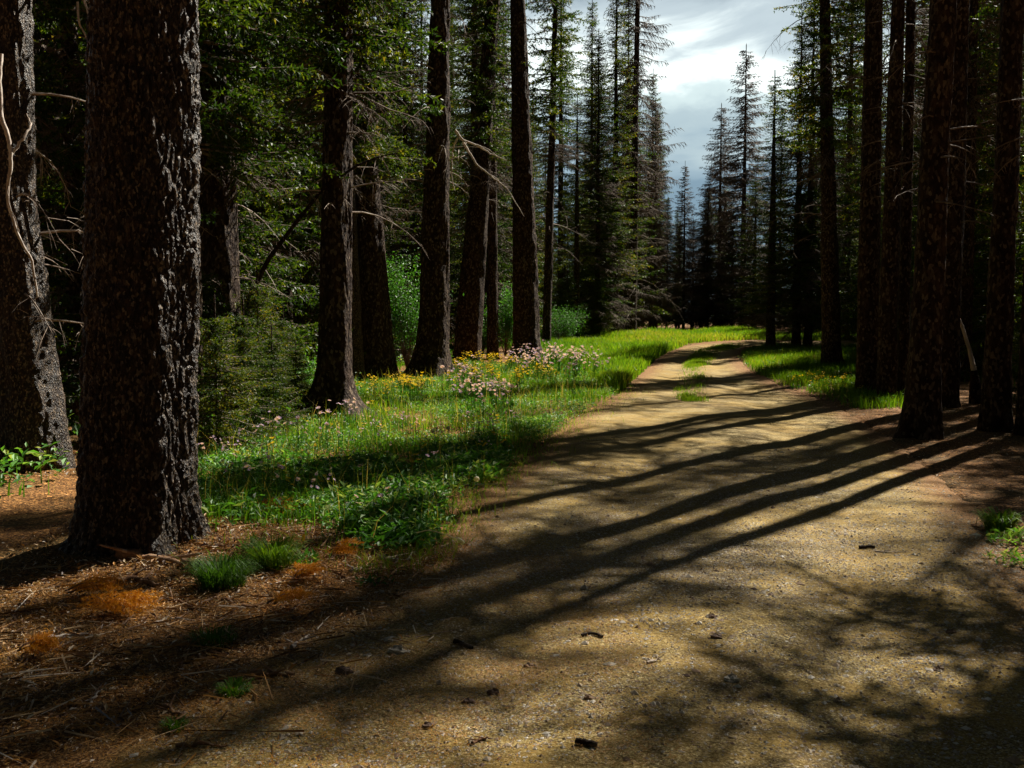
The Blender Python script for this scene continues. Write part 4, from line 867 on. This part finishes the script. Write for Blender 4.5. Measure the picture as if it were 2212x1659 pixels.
# ---------------------------------------------------------------- litter, gravel, sticks
lt = MB(); n = 34000
Zlit = zone([(0, 1250), (150, 1230), (430, 1140), (700, 1125), (870, 1190), (1010, 1190), (950, 1240), (800, 1320), (640, 1420), (420, 1520), (200, 1640), (-200, 1700), (-200, 1300)])
Zrlit = zone([(1700, 860), (1850, 868), (1960, 870), (2100, 870), (2260, 900), (2260, 1230), (2120, 1120), (1980, 1010), (1880, 930), (1760, 880)])
P = np.concatenate([pick(Zlit, n, rg, edge=.25), pick(Zrlit, 9000, rg, edge=.3)]); m = len(P)
leaves(lt, P, surf(P[:, 0], P[:, 1]) + rg.uniform(.0, .028, m), 0.011 + 0.03 * rg.random(m) ** 6, rg.random(m) ** 1.4, rg, .6, .4)
for (bx, by), rr_ in ((pL1[:2], .62), (pL0[:2], .7), (pL5[:2], .6)):
    m = 1500; a = rg.uniform(0, 6.28, m); q = rr_ + np.abs(rg.normal(0, .16, m)) - .08; P = np.stack([bx + np.cos(a) * q, by + np.sin(a) * q], 1)
    leaves(lt, P, surf(P[:, 0], P[:, 1]) + rg.uniform(0, .05, m) * np.clip(1.6 - q / rr_, .2, 1), 0.015 + 0.035 * rg.random(m) ** 3, rg.random(m) ** 1.6, rg, .8, .5)
P = pick(Zlit, 1500, rg, edge=.3); m = len(P); a = rg.uniform(0, 6.28, m)
strips(lt, np.stack([P[:, 0], P[:, 1], surf(P[:, 0], P[:, 1]) + rg.uniform(.005, .03, m)], 1), np.stack([np.cos(a), np.sin(a), rg.normal(0, .08, m)], 1), rg.uniform(.05, .32, m), rg.uniform(.004, .011, m), .02, rg.uniform(.1, .8, m), 0, rg)
# fallen needles: slivers lying nearly flat
P = np.concatenate([pick(Zlit, 50000, rg, edge=.5), pick(zone([(300, 1659), (700, 1380), (1000, 1180), (1250, 1180), (1500, 1659)]), 22000, rg, lambda x, y: np.clip(.3 + 1.2 * fbm(x * 2, y * 2, 8), 0, 1), edge=.3), pick(Zrlit, 8000, rg, edge=.4)]); m = len(P)
a = rg.uniform(0, 6.28, m); l = rg.uniform(.012, .03, m); z = surf(P[:, 0], P[:, 1]) + rg.uniform(.001, .012, m)
d = np.stack([np.cos(a) * l, np.sin(a) * l, rg.normal(0, .25, m) * l], 1); s_ = np.stack([-np.sin(a), np.cos(a), 0 * a], 1) * .0016; B = np.stack([P[:, 0], P[:, 1], z], 1)
lt.add(np.stack([B - s_, B + s_, B + d], 1).reshape(-1, 3), np.arange(m * 3).reshape(-1, 3), np.repeat(rg.uniform(.3, .75, m), 3))
tag(lt.build('leaf_litter', M['litter']), 'brown needles and dry leaf scraps on the forest floor', 'litter', kind='stuff')
rn = MB(); P = np.concatenate([np.array(at(*c))[:2] + rg.normal(0, sg, (k, 2)) * [1, .8] for c, sg, k in [((590, 1115), .22, 1500), ((190, 1310), .26, 2600), ((650, 1262), .13, 700), ((600, 1325), .2, 1300), ((720, 1205), .16, 900), ((60, 1425), .2, 900), ((400, 1560), .35, 1300), ((900, 1215), .3, 1200), ((700, 1640), .4, 1200), ((300, 1480), .3, 1000)]]); m = len(P)
a = rg.uniform(0, 6.28, m); l = rg.uniform(.012, .026, m); d = np.stack([np.cos(a) * l, np.sin(a) * l, rg.normal(.1, .3, m) * l], 1); s_ = np.stack([-np.sin(a), np.cos(a), 0 * a], 1) * .0018; B = np.stack([P[:, 0], P[:, 1], surf(P[:, 0], P[:, 1]) + rg.uniform(.002, .02, m)], 1)
rn.add(np.stack([B - s_, B + s_, B + d], 1).reshape(-1, 3), np.arange(m * 3).reshape(-1, 3), np.repeat(rg.random(m), 3)); tag(rn.build('needle_litter', M['rust']), 'loose rust-orange needles strewn over the litter', 'litter', kind='stuff')
gv = MB(); Zroad = np.stack([PX, PY], 1); nearroad = lambda x, y: (np.abs(x) < .56 * y + .4) * (y > 2.6) * np.clip((6.5 / np.maximum(y, 3)) ** 2, 0, 1) * np.clip(.6 + fbm(x * 1.5, y * 1.5, 12), .3, 1)
Zng = zone([(250, 1659), (620, 1400), (960, 1220), (1130, 1020), (1800, 950), (2212, 1200), (2260, 1659)])
P = pick(Zng, 110000, rg, nearroad, edge=.2); m = len(P); sz = np.exp(rg.normal(-5.6, .52, m))
O = np.array([[1, 0, 0], [0, 1, 0], [-1, 0, 0], [0, -1, 0], [0, 0, 1], [0, 0, -1.0]]); V = O[None] * rg.uniform(.6, 1.3, (m, 6, 1)) * np.stack([sz * rg.uniform(.8, 1.5, m), sz, sz * rg.uniform(.35, .7, m)], 1)[:, None] 
a = rg.uniform(0, 6.28, m); ca, sa = np.cos(a)[:, None], np.sin(a)[:, None]; V = np.stack([V[..., 0] * ca - V[..., 1] * sa, V[..., 0] * sa + V[..., 1] * ca, V[..., 2]], -1)
V += np.stack([P[:, 0], P[:, 1], surf(P[:, 0], P[:, 1]) + sz * .12], 1)[:, None]
Fo = np.array([[0, 1, 4], [1, 2, 4], [2, 3, 4], [3, 0, 4], [1, 0, 5], [2, 1, 5], [3, 2, 5], [0, 3, 5]])
gv.add(V.reshape(-1, 3), (np.arange(m)[:, None, None] * 6 + Fo[None]).reshape(-1, 3), np.repeat(np.clip(rg.normal(.62, .22, m), 0, 1), 6))
tag(gv.build('gravel', M['stone']), 'small loose stones scattered over the road', 'gravel', kind='stuff')
def rock(dx, dy, r, label, tint=.3):
    p = at(dx, dy); bm_ = MB(); nth = 9; nph = 6; V = []
    for i in range(nph + 1):
        for j in range(nth):
            ph_, th_ = math.pi * i / nph, 2 * math.pi * j / nth; q = 1 + .35 * random.uniform(-1, 1)
            V.append((r * q * math.sin(ph_) * math.cos(th_) * 1.25, r * q * math.sin(ph_) * math.sin(th_), r * .7 * q * math.cos(ph_)))
    F = [[i * nth + j, i * nth + (j + 1) % nth, (i + 1) * nth + (j + 1) % nth, (i + 1) * nth + j] for i in range(nph) for j in range(nth)]
    o = bm_.add(V, F, tint).build('stone', M['stone']); o.location = (p[0], p[1], surf(p[0], p[1])[0] + r * .15); tag(o, label, 'stone')
for a_ in [(1012, 1503, .022, 'dark red stone left of its twin on the sunny gravel', .05), (1065, 1488, .024, 'dark red block stone right of its twin on the sunny gravel', .05), (925, 1556, .02, 'dark brown stone near the bottom of the road', .1), (1143, 1430, .018, 'brown stone in the shade band of the road', .2),
           (1270, 1510, .019, 'olive round stone in the middle of the road', .25), (1538, 1336, .02, 'dark stone, upper one of the pair in the sunny patch', .1), (1548, 1379, .024, 'angular brown stone, lower one of the pair in the sunny patch', .1), (2055, 1366, .02, 'small stone at the right of the road', .2),
           (1580, 1470, .03, 'flat pale stone in the sunny patch', .9), (860, 1408, .035, 'flat grey stone at the litter edge', .8), (838, 1385, .02, 'pale stone above the flat grey one', .85), (745, 1452, .032, 'dark lump of stone at the road edge', .05), (2028, 1440, .02, 'reddish stone low on the right of the road', .15)]: rock(*a_)
def stick(pts, r, label, m_='stick', name='fallen_stick', lift=.012):
    P = np.array([at(*p) for p in pts]); P[:, 2] = surf(P[:, 0], P[:, 1]) - .008; n = len(P); t = np.linspace(0, n - 1, (n - 1) * 5 + 1); Q = np.stack([np.interp(t, range(n), P[:, i]) for i in range(3)], 1)
    o = Q[0].copy(); Q = Q - o; Q[:, 2] += lift + r * .6; Q[1:-1] += RNG.normal(0, r * (.12 if m_ == 'bark' else .4), (len(Q) - 2, 3)); mb = MB(); tube(mb, Q, np.linspace(r, r * (.8 if m_ == 'bark' else .45), len(Q)), 7, .6)
    if len(Q) > 8 and m_ != 'bark':
        for k in (3, 6):
            d = np.array([RNG.normal(), RNG.normal(), .4]); d /= np.linalg.norm(d); tube(mb, [Q[k], Q[k] + d * r * 4, Q[k] + d * r * 7], [r * .5, r * .35, r * .15], 5, .6)
    ob = mb.build(name, M[m_], None, True); ob.location = o; tag(ob, label, 'stick')
for a_ in [([(820, 1205), (870, 1213), (925, 1228)], .014, 'pale straight stick pointing at the road by the meadow corner', 'pale'), ([(756, 1238), (782, 1230), (810, 1223)], .011, 'short pinkish stick left of the pale straight one', 'pale'),
           ([(729, 1168), (738, 1186), (766, 1195)], .007, 'thin hooked twig above the short sticks', 'pale'), ([(685, 1220), (730, 1240), (766, 1262), (822, 1266)], .009, 'long dark bent stick crossing the litter', 'stick'),
           ([(572, 1130), (632, 1115), (716, 1121)], .007, 'arched pale twig under the upper rusty bough', 'pale'), ([(255, 1208), (330, 1212), (424, 1230)], .036, 'thick brown root-like branch at the foot of the huge trunk', 'stick'),
           ([(255, 1262), (300, 1258), (345, 1268)], .022, 'dark broken branch below the root-like one', 'stick'), ([(333, 1348), (365, 1338), (420, 1343)], .008, 'pale double-pointed twig in the shaded litter', 'pale'),
           ([(630, 1404), (648, 1392), (668, 1378)], .012, 'short pale stick alone between litter and road', 'pale'), ([(191, 1530), (210, 1506), (229, 1483)], .007, 'thin whitish twig near the bottom left', 'pale'),
           ([(540, 1463), (590, 1460), (636, 1464)], .016, 'knobbly brown stick lying flat on the near litter', 'stick'), ([(356, 1532), (372, 1540), (388, 1550)], .011, 'short reddish stick near the bottom left', 'stick'),
           ([(981, 1384), (1000, 1388), (1020, 1395)], .012, 'dark bark stub on the shaded part of the road', 'bark', 'bark_piece'), ([(1245, 1610), (1266, 1614), (1290, 1620)], .013, 'dark bark stub at the bottom of the road', 'bark', 'bark_piece'),
           ([(1256, 1370), (1280, 1368), (1302, 1376)], .008, 'thin dark twig in the middle of the road', 'bark'), ([(1398, 1436), (1415, 1432), (1430, 1430)], .006, 'straw-thin pale twig on the sunny gravel', 'pale'),
           ([(1856, 1177), (1870, 1177), (1890, 1178)], .013, 'dark stub lying right of the road centre', 'bark', 'bark_piece'), ([(2100, 1138), (2113, 1143), (2128, 1149)], .010, 'reddish twig beside the right rim plants', 'stick'),
           ([(380, 1616), (440, 1612), (490, 1618)], .008, 'slender reddish twig low in the near litter', 'stick'), ([(965, 1048), (1010, 1050), (1075, 1049)], .009, 'pale stick under the dandelion leaf clump', 'pale'), ([(1020, 1600), (1040, 1590), (1060, 1592)], .007, 'thin twig on the pale gravel near the bottom', 'stick'),
           ([(880, 1118), (930, 1112), (985, 1118)], .008, 'pale twig behind the bent flower stalk', 'pale'), ([(480, 1300), (540, 1318), (590, 1308)], .011, 'brown stick below the dark grass tuft', 'stick'), ([(90, 1385), (150, 1372), (215, 1378)], .010, 'pinkish stick left in the near litter under the boughs', 'pale'), ([(300, 1310), (360, 1300), (430, 1312)], .014, 'dark forked stick left of the dark grass tuft', 'stick'),
           ([(1890, 1185), (1925, 1190), (1950, 1190)], .005, 'straw on the road right of the dark stub', 'pale')]: stick(*a_)
def bough(dx, dy, L, az, label, n=9, dens=1.0):
    """fallen spruce bough with its needles turned rust-orange"""
    p = at(dx, dy); o = empty('fallen_bough', p, az, label, 'branch'); st = MB(); nd = MB(); TP, TD, TL = [], [], []
    for k in range(n):
        y0 = random.uniform(-.12, .12) * L * 1.6; a = random.uniform(-.5, .5); l = L * random.uniform(.5, 1); x0 = random.uniform(-.5, .1) * L; t = np.linspace(0, 1, 5)
        Q = np.stack([x0 + np.cos(a) * l * t, y0 + np.sin(a) * l * t, .025 + .05 * np.sin(t * 3) * random.random() + random.uniform(0, .05)], 1); tube(st, Q, np.linspace(.005, .002, 5), 4, .4)
        m = int(26 * dens); p_, d_ = along(Q, np.linspace(.1, 1, m)); s = np.cross(d_, [0, 0, 1.0]) * np.where(np.arange(m) % 2, 1, -1)[:, None]; dd = d_ * .7 + s * .7 + RNG.normal(0, .15, (m, 3)); dd[:, 2] = np.abs(dd[:, 2]) * .4; dd /= np.linalg.norm(dd, axis=1, keepdims=True)
        TP.append(p_); TD.append(dd); TL.append(np.full(m, .10) * RNG.uniform(.5, 1.2, m))
    P_, D_, L_ = map(np.concatenate, (TP, TD, TL)); needles(nd, P_, D_, L_, 170, .024, .0045, .5, 0, RNG); st.build('twigs', M['stick'], o); nd.build('needles', M['rust'], o)
bough(590, 1112, .42, .1, 'rust-orange fallen bough at the foot of the meadow herbs', 12); bough(170, 1292, .24, .5, 'rust-orange bough, upper one left of the huge trunk foot', 9); bough(215, 1325, .34, -.1, 'large rust-orange bough, lower one left of the huge trunk foot', 14)
bough(650, 1262, .14, 1.2, 'small orange sprig below the bright grass tuft', 6); bough(600, 1325, .22, .2, 'flat orange sprig in the shaded litter', 6); bough(720, 1205, .16, 0, 'orange needle spray among the pale sticks', 5); bough(60, 1425, .14, .4, 'dull orange sprig near the left edge', 5)
o = empty('yellow_toadstool', at(655, 1190), 0, 'single small orange-yellow mushroom-like bud standing in the litter', 'plant'); mb = MB(); tube(mb, [(0, 0, 0), (.003, 0, .05), (0, 0, .075)], [.003, .003, .004], 5, .3); mb.build('stem', M['litter'], o)
mb = MB(); tube(mb, [(0, 0, .065), (0, 0, .08), (.004, 0, .1), (.008, 0, .115)], [.004, .014, .012, .004], 7, .3); mb.build('bud', M['yellow'], o)
